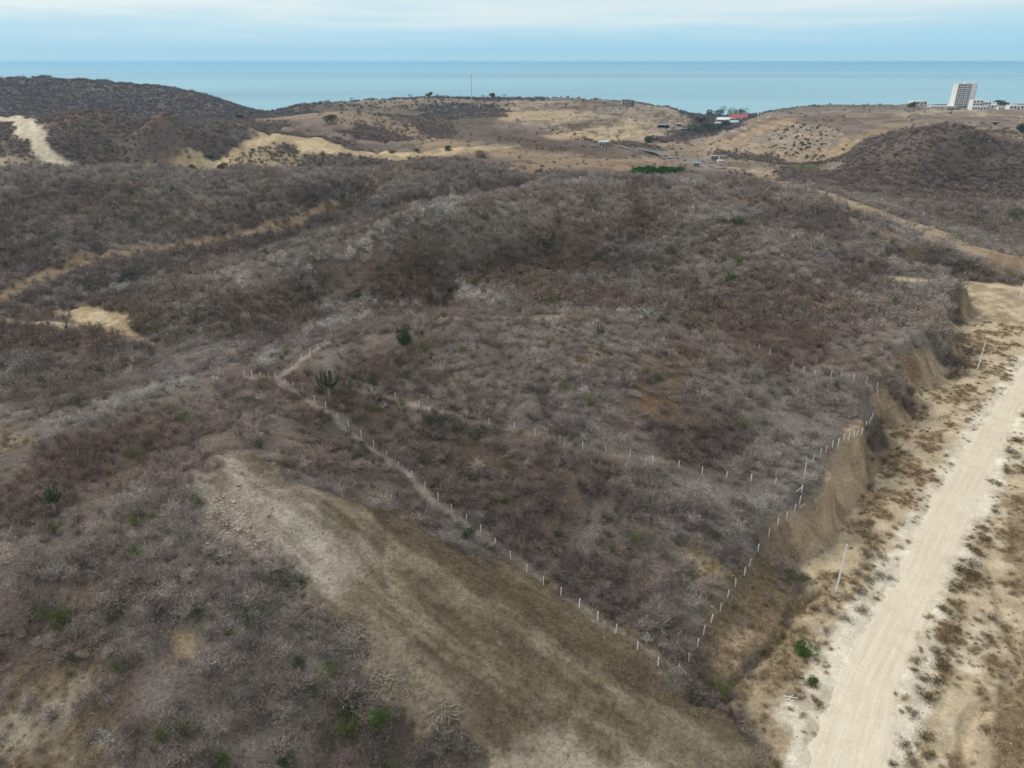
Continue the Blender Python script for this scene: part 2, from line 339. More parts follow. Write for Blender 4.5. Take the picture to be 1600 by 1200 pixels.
Z('paleup', [(330,722),(372,712),(400,740),(370,775),(330,790),(300,760)], feather=3, warp=3)
Z('dozdark', [(640,800),(705,855),(832,898),(922,958),(1002,1010),(1082,1078),(1178,1162),(1120,1180),(1000,1100),(880,1010),(760,930),(640,850)], feather=4, warp=3)
TERR = {}
def WF(p):
    D = at(*p[0]).y; dx = abs(p[-1][0]-p[0][0]); dy = abs(p[-1][1]-p[0][1]); return (1.0+5.0*min(1, dx/(dy*4+1)))*min(1, D/1000)
for k, (pts, w, c) in enumerate([([(870,214),(930,203),(985,193),(1010,184)], 3, (.45,.34,.22)), ([(795,186),(860,184),(930,180),(970,178)], 3, (.42,.32,.2)), ([(1000,190),(1040,200),(1060,205)], 3, (.4,.31,.2)),
   ([(860,200),(910,197),(960,188)], 3, (.13,.1,.075)), ([(910,158),(960,165),(1000,172),(1040,184)], 3.5, (.13,.1,.08)), ([(800,168),(860,171),(905,168)], 3, (.14,.105,.08)), ([(930,168),(950,180),(1000,184),(1050,194)], 4, (.2,.17,.14)),
   ([(905,153),(915,166),(900,176)], 5, (.2,.13,.1)), ([(940,212),(1000,214),(1040,212)], 4, (.43,.34,.22)), ([(600,190),(640,205),(690,222)], 5, (.3,.22,.15)), ([(430,186),(500,180),(545,176),(560,190)], 6, (.3,.225,.155)),
   ([(700,225),(800,240),(900,245),(1000,250)], 6, (.3,.22,.145)), ([(820,262),(900,255),(960,262)], 6, (.28,.2,.13)), ([(1190,184),(1260,172),(1350,171),(1480,173)], 7, (.23,.2,.17)), ([(1190,192),(1280,184),(1400,183)], 4, (.15,.105,.075)),
   ([(1260,166),(1350,165),(1480,166)], 7, (.12,.1,.08)), ([(1130,225),(1180,205),(1230,190)], 4, (.33,.23,.14)), ([(1110,234),(1180,242),(1280,250)], 7, (.33,.25,.17)),
   ([(640,186),(720,196),(830,222),(920,240)], 5, (.12,.09,.07)), ([(560,160),(640,157),(740,158),(780,160)], 6, (.28,.22,.16)), ([(250,182),(150,180),(70,190)], 1.5, (.17,.115,.085)), ([(250,182),(330,190),(400,203)], 1.5, (.17,.115,.085)),
   ([(380,196),(400,205),(395,225)], 4, (.25,.18,.12)), ([(0,262),(15,240),(0,220)], 4, (.18,.13,.09)), ([(0,252),(40,262)], 4, (.42,.34,.24))]):
    Z('terr_%d' % k, pts, closed=False, width=w*WF(pts), feather=w*WF(pts)*.6, warp=w*WF(pts)*.5, wscale=50, seed=k); TERR['terr_%d' % k] = c
Z('clear_b', [(1089,1012),(1125,955),(1163,899),(1201,838),(1241,800),(1252,769),(1258,735),(1281,713),(1309,697),(1338,682),(1362,654),(1370,608)], closed=False, width=1.2, feather=.7, warp=.8)
Z('clear_c', [(993,502),(1033,512),(1081,519),(1129,532),(1166,543),(1202,556),(1238,571),(1273,588),(1314,590),(1353,599)], closed=False, width=1.7, feather=.8, warp=.8)
Z('clear_d', [(543,606),(618,623),(692,645),(764,663),(836,681),(910,702),(984,715),(1060,731),(1135,747),(1211,757)], closed=False, width=1.1, feather=.7, warp=.8)
Z('clear_e', [(382,589),(431,592),(457,577),(484,553),(518,528)], closed=False, width=2.0, feather=.6, warp=.5)
Z('clear_f', [(446,602),(492,628),(545,668),(604,716),(664,766),(729,817),(798,874),(876,931),(962,990),(1060,1051)], closed=False, width=1.5, feather=.7, warp=.6)
Z('clear_g', [(186,559),(215,584),(247,556)], closed=False, width=2.0, feather=.6, warp=.4)
GAPS = [tuple(at(*q))[:2] for q in ((1372,690),(1425,640),(1478,560),(1500,505))]
def zv(x, y, name):
    pts, kw = ZP[name]; return zone(x, y, pts, **kw)
def zmax(x, y, *names):
    o = np.zeros(x.shape)
    for n_ in names: o = np.maximum(o, zv(x, y, n_))
    return o
def in_corr(x, y, f=1.5):
    m = (x > -20) & (y < 420) & (x < 420) & (y > 0)
    o = np.zeros(x.shape); sd = np.full(x.shape, 99.0)
    if m.any():
        xs, ys = x[m], y[m]
        wx = xs + fbm(xs, ys, 9, 31, 3)*1.0; wy = ys + fbm(xs, ys, 9, 37, 3)*1.0
        sd[m] = seg_dist(wx, wy, CORR, True)
    return sd
def tpi(x, y):
    """height above the surroundings: drives dry pale ridges, brown gullies and painted hollow shade"""
    r = np.hypot(x, y); R_ = 10+r*.05; z0 = gsample(GZ, x, y); s = 0
    for k in range(8): s = s+gsample(GZ, x+R_*math.cos(k*.785), y+R_*math.sin(k*.785))
    return np.clip((z0-s/8)/(R_*.055), -1.3, 1.3)
def soil(x, y):
    """albedo of the bare ground, and how much scrub stands on it"""
    r = np.hypot(x, y)
    n1 = fbm(x, y, 30, 101, 5, .6); n2 = fbm(x, y, 7, 103, 4, .6); n3 = fbm(x, y, 70, 107, 3)
    def C(c): return np.array(c)[None, :]*np.ones(x.shape)[:, None]
    def lerp(a, b, t): return a+(b-a)*t[:, None]
    col = lerp(C((.108, .083, .066)), C((.170, .150, .132)), smooth(-.25, .35, n1+.3*n2))
    col = lerp(col, C((.130, .098, .078)), .6*smooth(.0, .45, n3-.5*n2))
    den = np.ones(x.shape)*.92
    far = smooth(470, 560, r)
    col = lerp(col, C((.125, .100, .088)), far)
    tp = tpi(x, y); col = col*(1+.14*np.clip(tp, -1, 1))[:, None]; col = lerp(col, C((.17, .15, .13)), .5*np.clip(tp, 0, 1)*(1-far))  # gullies darkened, ridges lightened: soft relief shade painted into the soil colour
    def put(name, c, d, k=1.0, c2=None, ns=0):
        nonlocal col, den
        t = zv(x, y, name)*k
        cc = C(c)
        if c2 is not None: cc = lerp(cc, C(c2), smooth(-.35, .35, (fbm(x, y, ns, hash_(name), 4, .6))))
        col = lerp(col, cc, t)
        if d is not None: den = den+(d-den)*t
    put('orange', (.17, .105, .055), None, .7); put('orange2', (.15, .095, .065), .55, .8)
    put('grey1', (.21, .185, .165), .45, .8); put('grey2', (.19, .165, .15), .6, .7)
    # far ground, broad to narrow
    put('midtan', (.20, .16, .13), .008, 1, (.15, .113, .09), 45)
    put('middark', (.11, .08, .065), .95); put('middark2', (.11, .08, .065), .6)
    put('build', (.32, .262, .205), .003, 1, (.22, .165, .12), 40)
    put('buildcream', (.42, .32, .20), 0); put('buildcream2', (.38, .29, .18), 0)
    put('valley', (.27, .215, .168), .03, 1, (.17, .13, .1), 35)
    put('plateau', (.27, .217, .168), .003, 1, (.20, .158, .128), 60)
    put('platocre', (.30, .22, .12), 0); put('platline', (.36, .28, .18), 0); put('platline2', (.1, .08, .065), .3)
    for q in TERR: put(q, TERR[q], None if q in ('terr_20', 'terr_21') else .02, .8)
    put('roadbelow', (.28, .21, .14), .15, 1, (.13, .1, .08), 20)
    put('vdark', (.07, .055, .045), .9); put('vdark2', (.10, .085, .05), .5)
    put('vtrack', (.4, .31, .2), 0)
    put('green', (.045, .085, .022), 0); put('green2', (.08, .10, .04), .1)
    put('cut2', (.50, .39, .245), 0, 1, (.36, .27, .16), 22); put('cutg', (.36, .28, .18), .5, .9)
    put('cut1', (.66, .58, .45), 0, 1, (.5, .41, .29), 25)
    # near tracks and patches
    put('ltrack', (.24, .175, .11), .05, .9); put('ltrack2', (.2, .145, .095), .2, .8); put('ltrack3', (.24, .18, .12), .1)
    put('lpatch3', (.2, .15, .085), .3, .8)
    put('lpatch', (.50, .40, .26), 0, 1, (.33, .25, .15), 6); put('lpatch2', (.45, .36, .24), 0)
    put('rhead', (.26, .21, .16), .3, .8); put('rbank', (.21, .15, .095), .2, .7)
    put('rtrack', (.40, .31, .21), 0, .9, (.26, .19, .12), 8); put('rtrack2', (.25, .185, .125), .2, .7)
    put('smallpad', (.52, .42, .28), 0)
    put('yl', (.24, .2, .13), .1, .8)
    put('bl', (.33, .285, .215), .12, .85, (.17, .13, .085), 5); put('bl2', (.28, .215, .13), 0, .9)
    put('paleup', (.34, .30, .25), .35, .8)
    put('rocky', (.33, .285, .235), .15, .9, (.18, .15, .12), 3)
    put('grass1', (.185, .14, .09), .12, 1, (.13, .10, .068), 4)
    put('pale1', (.29, .23, .155), 0, .9); put('pink1', (.33, .25, .175), 0, .85)
    for p in [k for k in ZP if k.startswith('clear_')]: den = den*(1-.9*zv(x, y, p))
    # the bulldozed clearing: streaks run down the slope, towards the track
    ca, sa = math.cos(R(-33)), math.sin(R(-33))
    xr, yr = x*ca+y*sa, -x*sa+y*ca
    st = fbm(xr/5.0, yr, 2.6, 131, 4, .6); st2 = fbm(xr/3, yr, 9, 137, 3)
    t = zv(x, y, 'dozed')
    dz = lerp(C((.120, .096, .064)), C((.200, .166, .115)), smooth(-.3, .4, st*1.3+.5*n2+.3*n1))
    dz = lerp(dz, C((.095, .07, .045)), smooth(.02, .4, st2+.35*st+.32*zv(x, y, 'dozdark')-.1)*.7)
    dz = dz*(1+.35*fbm(xr/7, yr, .9, 139, 3))[:, None]
    dz = lerp(dz, C((.40, .355, .295)), zv(x, y, 'dozpale')*(.6+.4*smooth(-.3, .3, st)))
    dz = lerp(dz, C((.36, .31, .24)), zv(x, y, 'dozpale2')*.9); dz = lerp(dz, C((.22, .19, .14)), zv(x, y, 'dozpale3')*.7)
    col = lerp(col, dz, t); den = den*(1-t)
    for p in [k for k in ZP if k.startswith('path_')]:
        put(p, (.34, .295, .25), 0, .35 if p.endswith('b') else .5 if p == 'path_ridge' else .68)
    # corridor of the track
    sd = in_corr(x, y)
    inside = 1-smooth(-.6, .5, sd)
    g = smooth(-.12, .3, fbm(x, y, 5, 151, 5, .65))
    sd2 = lerp(C((.50, .405, .275)), C((.33, .255, .165)), g)
    sd2 = lerp(sd2, C((.68, .62, .50)), zv(x, y, 'shoulder')*(1-.4*g)); sd2 = lerp(sd2, C((.58, .50, .38)), zv(x, y, 'sandr')*smooth(.1, -.2, fbm(x, y, 6, 157, 4, .6))*.9)
    sd2 = lerp(sd2, C((.20, .145, .085)), zv(x, y, 'slope_r')*.9); sd2 = lerp(sd2, C((.25, .19, .12)), zv(x, y, 'brown_r')*.9)
    near_g = smooth(100, 84, y)*smooth(58, 36, x)
    sd2 = lerp(sd2, C((.24, .19, .115)), near_g*.6*(1-zv(x, y, 'shoulder')))
    bank = smooth(7.2, 5.4, sd+2.0*fbm(x, y, 8, 165, 3)+6*np.maximum.reduce([np.exp(-((x-gx_)**2+(y-gy_)**2)/45) for gx_, gy_ in GAPS]))*(1-inside)*smooth(93, 104, y)*smooth(262, 235, y)
    bk = lerp(C((.37, .285, .190)), C((.22, .163, .108)), smooth(-.25, .3, fbm(x*1.0, y*1.0, 11, 161, 4)+.6*fbm((x*.64+y*.77)/1.6, (x*.77-y*.64)/12, 1.0, 163, 3)))
    col = lerp(col, bk, bank); den = den*(1-.93*bank)
    col = lerp(col, sd2, inside); den = den*(1-inside)
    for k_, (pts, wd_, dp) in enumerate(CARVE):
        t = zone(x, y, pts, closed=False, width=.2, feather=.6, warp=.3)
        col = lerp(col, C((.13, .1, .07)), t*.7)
    back = smooth(1.2, 1.6, np.abs(np.arctan2(x, y)))
    return np.clip(col, .01, .9), np.clip(den, 0, 1)*(1-smooth(1500, 1600, r)), inside, t*0
def hash_(s): return sum(ord(c)*(i+3) for i, c in enumerate(s)) % 997

def material(name, rough=.9, spec=.15):
    m_ = bpy.data.materials.new(name); m_.use_nodes = True
    b = m_.node_tree.nodes['Principled BSDF']; b.inputs['Roughness'].default_value = rough
    b.inputs['Specular IOR Level'].default_value = spec
    return m_, m_.node_tree, b
def plain(name, c, rough=.8, spec=.2, var=.15, scale=3.0, bump=0):
    m_, t_, b = material(name, rough, spec)
    co = N(t_, 'ShaderNodeTexCoord')
    n_ = noise(t_, co.outputs['Object'], scale, 5, .6)
    c2 = tuple(v*(1-var*2) for v in c); c3 = tuple(min(.95, v*(1+var)) for v in c)
    t_.links.new(ramp(t_, n_, [(.3, c2), (.7, c3)]), b.inputs['Base Color'])
    if bump:
        bp = N(t_, 'ShaderNodeBump'); bp.inputs['Strength'].default_value = bump; t_.links.new(n_, bp.inputs['Height']); t_.links.new(bp.outputs[0], b.inputs['Normal'])
    return m_

# ------------------------------------------------------------------ ground
def grid_object(name, V, n, m, keep=None, attrs=None, mat=None, kind='structure'):
    I = np.arange(n*m).reshape(n, m)
    Q = np.stack([I[:-1, :-1], I[:-1, 1:], I[1:, 1:], I[1:, :-1]], -1).reshape(-1, 4)
    if keep is not None: Q = Q[keep]
    used = np.zeros(n*m, bool); used[Q.ravel()] = True
    idx = np.cumsum(used)-1; Q = idx[Q]; V = V[used]
    me = bpy.data.meshes.new(name); me.vertices.add(len(V)); me.vertices.foreach_set('co', V.ravel().astype(np.float32))
    me.loops.add(Q.size); me.loops.foreach_set('vertex_index', Q.ravel().astype(np.int32))
    me.polygons.add(len(Q)); me.polygons.foreach_set('loop_start', (np.arange(len(Q))*4).astype(np.int32))
    me.update(); me.validate()
    me.polygons.foreach_set('use_smooth', np.ones(len(Q), bool))
    for an, ar in (attrs or {}).items():
        ar = ar[used]
        if ar.ndim == 1:
            a_ = me.attributes.new(an, 'FLOAT', 'POINT'); a_.data.foreach_set('value', ar.astype(np.float32))
        else:
            a_ = me.attributes.new(an, 'FLOAT_COLOR', 'POINT'); a_.data.foreach_set('color', np.c_[ar, np.ones(len(ar))].astype(np.float32).ravel())
    if mat: me.materials.append(mat)
    o = bpy.data.objects.new(name, me); S.collection.objects.link(o); o['kind'] = kind
    return o
n_, m_ = GX.shape
fx, fy = GX.ravel(), GY.ravel()
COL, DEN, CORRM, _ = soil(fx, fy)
# surface relief that follows the soil: clods on the clearing, ruts in the sand
rz = zv(fx, fy, 'dozed')
GZ = GZ + ((rz*(.7+fbm(fx, fy, 1.6, 171, 3)*.22+fbm(fx, fy, 6, 172, 3)*.35) + CORRM*fbm(fx, fy, 1.8, 173, 3)*.10).reshape(GZ.shape))
rm = zone(fx, fy, ZP['road'][0], feather=.5, warp=0, width=0)
GZ = GZ - (rm*.14).reshape(GZ.shape)
DENG = DEN.reshape(GZ.shape)
# graded terraces on the building land and the plateau: real steps, with raw earth on the risers
tm = np.maximum(zv(fx, fy, 'build'), zv(fx, fy, 'plateau')*.8)
q_ = GZ.ravel()/4.2+fbm(fx, fy, 220, 191, 3)*.8; fr_ = q_-np.floor(q_)
GZ = GZ + (tm*.85*4.2*(smooth(.38, .62, fr_)-fr_)).reshape(GZ.shape)
ris = tm*smooth(.30, .42, fr_)*smooth(.70, .58, fr_)
rc = np.where((fbm(fx, fy, 160, 193, 3) > .02)[:, None], np.array([[.15, .112, .088]]), np.array([[.42, .33, .235]]))
COL = COL+(rc-COL)*(ris*.75)[:, None]
BARE = 1-DEN
ground_mat, gt, gb = material('dry earth', .95, .05)
at_ = N(gt, 'ShaderNodeAttribute', attribute_name='soil'); ge = N(gt, 'ShaderNodeNewGeometry')
pos = ge.outputs['Position']
v1 = noise(gt, pos, 1.7, 6, .7); v2 = noise(gt, pos, .22, 5, .6); v3 = noise(gt, pos, 4.5, 6, .8)
f1 = ramp(gt, v1, [(.28, (.52, .50, .48)), (.5, (1, 1, 1)), (.72, (1.45, 1.45, 1.45))])
f2 = ramp(gt, v2, [(.3, (.75, .74, .73)), (.7, (1.25, 1.25, 1.25))])
f3 = ramp(gt, v3, [(.36, (.5, .48, .46)), (.5, (1, 1, 1)), (.64, (1.5, 1.5, 1.5))])
bw = N(gt, 'ShaderNodeRGBToBW'); gt.links.new(at_.outputs['Color'], bw.inputs[0])
c_ = mix(gt, ramp(gt, bw.outputs[0], [(.2, (1, 1, 1)), (.5, (.35, .35, .35))]), at_.outputs['Color'], f1, 'MULTIPLY'); c_ = mix(gt, 1.0, c_, f2, 'MULTIPLY'); ba = N(gt, 'ShaderNodeAttribute', attribute_name='bare').outputs['Fac']
c_ = mix(gt, mth(gt, 'MULTIPLY_ADD', ba, -.55, .85), c_, f3, 'MULTIPLY')
gt.links.new(c_, gb.inputs['Base Color'])
bp = N(gt, 'ShaderNodeBump'); bp.inputs['Strength'].default_value = .7; bp.inputs['Distance'].default_value = .5
gt.links.new(mth(gt, 'ADD', v1, mth(gt, 'MULTIPLY', v3, .3)), bp.inputs['Height']); gt.links.new(bp.outputs[0], gb.inputs['Normal'])
V = np.stack([GX, GY, GZ], -1).reshape(-1, 3)
Q0 = (np.arange(n_-1)[:, None]*m_+np.arange(m_-1)[None]).ravel()
isdoz = (rz > .5)[Q0]; isfar = (np.hypot(fx, fy) > 500)[Q0]
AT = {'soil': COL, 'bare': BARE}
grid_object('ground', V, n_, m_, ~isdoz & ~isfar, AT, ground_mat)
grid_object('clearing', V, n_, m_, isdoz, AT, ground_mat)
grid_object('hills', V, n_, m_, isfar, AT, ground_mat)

# ------------------------------------------------------------------ dirt road: a sheet of its own whose edges sink into the sand
road_mat, rt, rb = material('pale road dirt', .95, .05)
ra = N(rt, 'ShaderNodeAttribute', attribute_name='across'); rgm = N(rt, 'ShaderNodeNewGeometry')
rat = N(rt, 'ShaderNodeAttribute', attribute_name='along')
cx = N(rt, 'ShaderNodeCombineXYZ'); rt.links.new(ra.outputs['Fac'], cx.inputs[0]); rt.links.new(mth(rt, 'MULTIPLY', rat.outputs['Fac'], .035), cx.inputs[1])
s1 = noise(rt, cx.outputs[0], 2.6, 5, .65, .4); s2 = noise(rt, rgm.outputs['Position'], .35, 5, .65); s3 = noise(rt, rgm.outputs['Position'], 4.0, 4, .7)
cc = ramp(rt, s1, [(.3, (.60, .52, .40)), (.5, (.65, .58, .46)), (.7, (.70, .64, .53))])
cc = mix(rt, ramp(rt, s2, [(.5, (0,0,0)), (.75, (.6,.6,.6))]), cc, (.52, .43, .31))
cc = mix(rt, mth(rt, 'MULTIPLY', N(rt, 'ShaderNodeAttribute', attribute_name='rut').outputs['Fac'], .35), cc, (.52, .435, .32))
cc = mix(rt, .8, cc, ramp(rt, s3, [(.3, (.82, .8, .78)), (.7, (1.12, 1.12, 1.12))]), 'MULTIPLY')
rt.links.new(cc, rb.inputs['Base Color'])
def resample(pts, n):
    P_ = np.array(pts); d = np.r_[0, np.cumsum(np.hypot(*np.diff(P_[:, :2], axis=0).T))]
    t = np.linspace(0, d[-1], n); return np.stack([np.interp(t, d, P_[:, k]) for k in range(P_.shape[1])], 1), t
Lp, lt = resample([tuple(at(*p))[:2] for p in ROADL], 520); Rp, _ = resample([tuple(at(*p))[:2] for p in ROADR], 520)
NW = 60
a_ = np.linspace(-.06, 1.06, NW)
RX = Lp[:, 0][:, None]*(1-a_)+Rp[:, 0][:, None]*a_; RY = Lp[:, 1][:, None]*(1-a_)+Rp[:, 1][:, None]*a_
wdt = np.hypot(Rp[:, 0]-Lp[:, 0], Rp[:, 1]-Lp[:, 1])[:, None]
edge = np.minimum(a_, 1-a_)[None]*wdt
rutd = sum(np.exp(-(((a_[None]-c)*wdt)/.45)**2) for c in (.28, .45, .60, .76))
rz_ = bench(RY) + fbm(RX, RY, 12, 61, 3)*.3
GZs = gsample(GZ, RX.ravel(), RY.ravel()).reshape(RX.shape)
core = smooth(-.1, 1.3, edge+fbm(RX, RY, 2, 181, 4, .65)*1.7-.2)
RZ = GZs + .14*smooth(0, 1, core) - .07 + .0*rutd - .12*(1-smooth(-.4, .5, edge)) - .025*rutd + fbm(RX, RY, 1.0, 183, 2)*.015
VR = np.stack([RX, RY, RZ], -1).reshape(-1, 3)
o = grid_object('dirt_road', VR[:, :], RX.shape[0], NW, None, {'rut': np.clip(rutd*(.6+1.2*fbm(RX, RY, 9, 187, 3)), 0, 1).ravel(), 'across': (a_[None]*wdt).ravel(), 'along': np.repeat(lt, NW)}, road_mat)
if o.data.polygons[0].normal.z < 0: o.data.flip_normals()

# ------------------------------------------------------------------ sea
sea_mat, st_, sb = material('sea water', .3, .22)
g_ = N(st_, 'ShaderNodeNewGeometry')
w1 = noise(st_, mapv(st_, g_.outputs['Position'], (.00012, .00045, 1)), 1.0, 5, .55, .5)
sp = N(st_, 'ShaderNodeSeparateXYZ'); st_.links.new(g_.outputs['Position'], sp.inputs[0])
w2 = noise(st_, mapv(st_, g_.outputs['Position'], (.002, .01, 1)), 1.0, 5, .6)
sc = ramp(st_, w1, [(.32, (.075, .25, .33)), (.5, (.15, .38, .45)), (.68, (.21, .46, .51))])  # darker bands in the water colour stand in for cloud shadow and wind
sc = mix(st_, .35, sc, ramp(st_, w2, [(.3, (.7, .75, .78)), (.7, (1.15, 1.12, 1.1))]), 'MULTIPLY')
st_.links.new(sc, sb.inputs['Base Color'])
w3 = noise(st_, mapv(st_, g_.outputs['Position'], (.06, .12, 1)), 1.0, 4, .6)
sbp = N(st_, 'ShaderNodeBump'); sbp.inputs['Strength'].default_value = .25; sbp.inputs['Distance'].default_value = 1.0
st_.links.new(w3, sbp.inputs['Height']); st_.links.new(sbp.outputs[0], sb.inputs['Normal'])
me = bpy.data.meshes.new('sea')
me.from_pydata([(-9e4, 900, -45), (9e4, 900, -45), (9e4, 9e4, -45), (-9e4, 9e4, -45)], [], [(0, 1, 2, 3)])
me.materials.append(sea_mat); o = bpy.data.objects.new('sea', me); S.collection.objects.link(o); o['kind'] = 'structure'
# ------------------------------------------------------------------ scrub prototypes
def tri_mesh(name, T, mats, midx=None):
    """T: (n,3,3) triangle soup"""
    n = len(T); me = bpy.data.meshes.new(name)
    me.vertices.add(n*3); me.vertices.foreach_set('co', T.astype(np.float32).ravel())
    me.loops.add(n*3); me.loops.foreach_set('vertex_index', np.arange(n*3, dtype=np.int32))
    me.polygons.add(n); me.polygons.foreach_set('loop_start', (np.arange(n)*3).astype(np.int32))
    me.update()
    sh = np.repeat(np.random.default_rng(n).choice([.6, .8, 1.0, 1.3, 1.9], n, p=[.2, .26, .28, .17, .09]), 3)
    at0 = me.attributes.new('shade', 'FLOAT', 'POINT'); at0.data.foreach_set('value', sh.astype(np.float32))
    for m in mats: me.materials.append(m)
    if midx is not None: me.polygons.foreach_set('material_index', midx.astype(np.int32))
    return me
def unit(v): return v/np.maximum(np.linalg.norm(v, axis=-1, keepdims=True), 1e-9)
def blades(base, vec, width, r):
    """thin triangles from base along vec"""
    side = unit(np.cross(vec, unit(r.normal(size=vec.shape))))*np.asarray(width)[..., None]*.5
    return np.stack([base-side, base+side, base+vec], 1)
def bare_bush(seed, rad, h, stems, twigs, w, tl):
    """leafless bush: crooked stems fanning out of one root, hung with fine twigs"""
    r = np.random.default_rng(seed); T = []; P_ = []; Dr = []
    for s in range(stems):
        az = r.uniform(0, 2*math.pi); sp = r.uniform(.15, 1)*rad; top = h*r.uniform(.55, 1)*(1-.35*(sp/rad)**2)
        p = np.array([0, 0, 0.]) + np.array([math.cos(az), math.sin(az), 0])*.12
        tgt = np.array([math.cos(az)*sp, math.sin(az)*sp, top]); n = 5
        prev = p
        for k in range(1, n+1):
            t = k/n; q = p+(tgt-p)*np.array([t**1.2, t**1.2, t**.8]) + r.normal(size=3)*.09*rad*t
            T.append(blades(prev[None], (q-prev)[None]*1.15, np.array([w*2.2*(1-.6*t)]), r))
            T.append(blades(prev[None], (q-prev)[None]*1.15, np.array([w*2.2*(1-.6*t)]), r))
            P_.append(q); Dr.append(q-prev); prev = q
    P_ = np.array(P_); Dr = unit(np.array(Dr))
    i = r.integers(0, len(P_), twigs)
    d = unit(Dr[i] + r.normal(size=(twigs, 3))*.75 + np.array([0, 0, .25]))
    b = P_[i] + r.normal(size=(twigs, 3))*np.array([.13, .13, .09])*rad
    b[:, 2] = np.maximum(b[:, 2], .03)
    L = tl*r.uniform(.5, 1.3, twigs)
    T.append(blades(b, d*L[:, None], w*r.uniform(.6, 1.2, twigs), r))
    b2 = b + d*L[:, None]*.55; d2 = unit(d+r.normal(size=d.shape)*.7)
    T.append(blades(b2, d2*L[:, None]*.7, w*.7*np.ones(twigs), r))
    T = np.concatenate(T); T[:, :, 2] = np.maximum(T[:, :, 2], -.15)
    return T
def brush_material(name, src):
    m_, t_, b = material(name, .95, .03)
    if src == 'inst':
        a = N(t_, 'ShaderNodeAttribute', attribute_name='tint', attribute_type='INSTANCER').outputs['Color']
    else: a = N(t_, 'ShaderNodeObjectInfo').outputs['Color']
    g = N(t_, 'ShaderNodeNewGeometry')
    v = noise(t_, g.outputs['Position'], 2.2, 3, .6)
    cs = N(t_, 'ShaderNodeCombineColor'); sa = N(t_, 'ShaderNodeAttribute', attribute_name='shade').outputs['Fac']
    for q in range(3): t_.links.new(sa, cs.inputs[q])
    a = mix(t_, 1, a, cs.outputs[0], 'MULTIPLY')
    t_.links.new(mix(t_, 1, a, ramp(t_, v, [(.3, (.72, .7, .68)), (.7, (1.28, 1.28, 1.28))]), 'MULTIPLY'), b.inputs['Base Color'])
    return m_
brush_i = brush_material('leafless twigs', 'inst'); brush_o = brush_material('thorn twigs', 'obj')
def proto(name, T, mat): return bpy.data.objects.new(name, tri_mesh(name, T, [mat]))
NEARSH = [(1.5, 1.5, 12, 260, .036, .6), (1.8, 1.2, 14, 260, .036, .6), (1.2, 2.0, 10, 230, .036, .7), (2.0, 1.8, 16, 330, .038, .75), (2.3, 3.0, 9, 300, .055, .9)]
near_T = [bare_bush(50+i, *a) for i, a in enumerate(NEARSH)]
near_p = [proto('leafless_bush', T, brush_i) for T in near_T]
mid_p = [proto('leafless_bush', bare_bush(70+i, r_, h_, 6, 75, .10, 1.0), brush_i) for i, (r_, h_) in enumerate([(1.8, 1.6), (2.2, 2.0), (1.5, 2.4)])]
far_p = [proto('leafless_bush', bare_bush(80+i, r_, h_, 6, 60, .36, 1.7), brush_i) for i, (r_, h_) in enumerate([(3.4, 2.8), (4.0, 2.4), (3.0, 3.4)])]

def scatter(name, pts, rot, scl, tint, kind, protos, label=None, category=None):
    me = bpy.data.meshes.new(name); me.vertices.add(len(pts)); me.vertices.foreach_set('co', pts.astype(np.float32).ravel())
    a = me.attributes.new('rot', 'FLOAT_VECTOR', 'POINT'); a.data.foreach_set('vector', rot.astype(np.float32).ravel())
    a = me.attributes.new('scl', 'FLOAT_VECTOR', 'POINT'); a.data.foreach_set('vector', scl.astype(np.float32).ravel())
    a = me.attributes.new('tint', 'FLOAT_COLOR', 'POINT'); a.data.foreach_set('color', np.c_[tint, np.ones(len(tint))].astype(np.float32).ravel())
    a = me.attributes.new('kindno', 'INT', 'POINT'); a.data.foreach_set('value', kind.astype(np.int32))
    o = bpy.data.objects.new(name, me); S.collection.objects.link(o); o['kind'] = 'stuff'
    if label: o['label'] = label; o['category'] = category
    ng = bpy.data.node_groups.new(name, 'GeometryNodeTree')
    ng.interface.new_socket('Geometry', in_out='INPUT', socket_type='NodeSocketGeometry'); ng.interface.new_socket('Geometry', in_out='OUTPUT', socket_type='NodeSocketGeometry')
    gi = ng.nodes.new('NodeGroupInput'); go = ng.nodes.new('NodeGroupOutput'); jn = ng.nodes.new('GeometryNodeJoinGeometry')
    def na(nm, ty):
        n = ng.nodes.new('GeometryNodeInputNamedAttribute'); n.data_type = ty; n.inputs[0].default_value = nm
        return n.outputs[0]
    ro, sc_, kd = na('rot', 'FLOAT_VECTOR'), na('scl', 'FLOAT_VECTOR'), na('kindno', 'INT')
    for k, p in enumerate(protos):
        cmp_ = ng.nodes.new('FunctionNodeCompare'); cmp_.data_type = 'INT'; cmp_.operation = 'EQUAL'
        ii = [s_ for s_ in cmp_.inputs if s_.type == 'INT' and s_.enabled] or [cmp_.inputs[2], cmp_.inputs[3]]
        ng.links.new(kd, ii[0]); ii[1].default_value = k
        ip = ng.nodes.new('GeometryNodeInstanceOnPoints'); oi = ng.nodes.new('GeometryNodeObjectInfo')
        oi.inputs['Object'].default_value = p; oi.inputs['As Instance'].default_value = True
        ng.links.new(gi.outputs[0], ip.inputs['Points']); ng.links.new(cmp_.outputs[0], ip.inputs['Selection'])
        ng.links.new(oi.outputs['Geometry'], ip.inputs['Instance'])
        e2r = ng.nodes.new('FunctionNodeEulerToRotation'); ng.links.new(ro, e2r.inputs[0]); ng.links.new(e2r.outputs[0], ip.inputs['Rotation'])
        ng.links.new(sc_, ip.inputs['Scale']); ng.links.new(ip.outputs[0], jn.inputs[0])
    ng.links.new(jn.outputs[0], go.inputs[0])
    md = o.modifiers.new('scatter', 'NODES'); md.node_group = ng
    return o

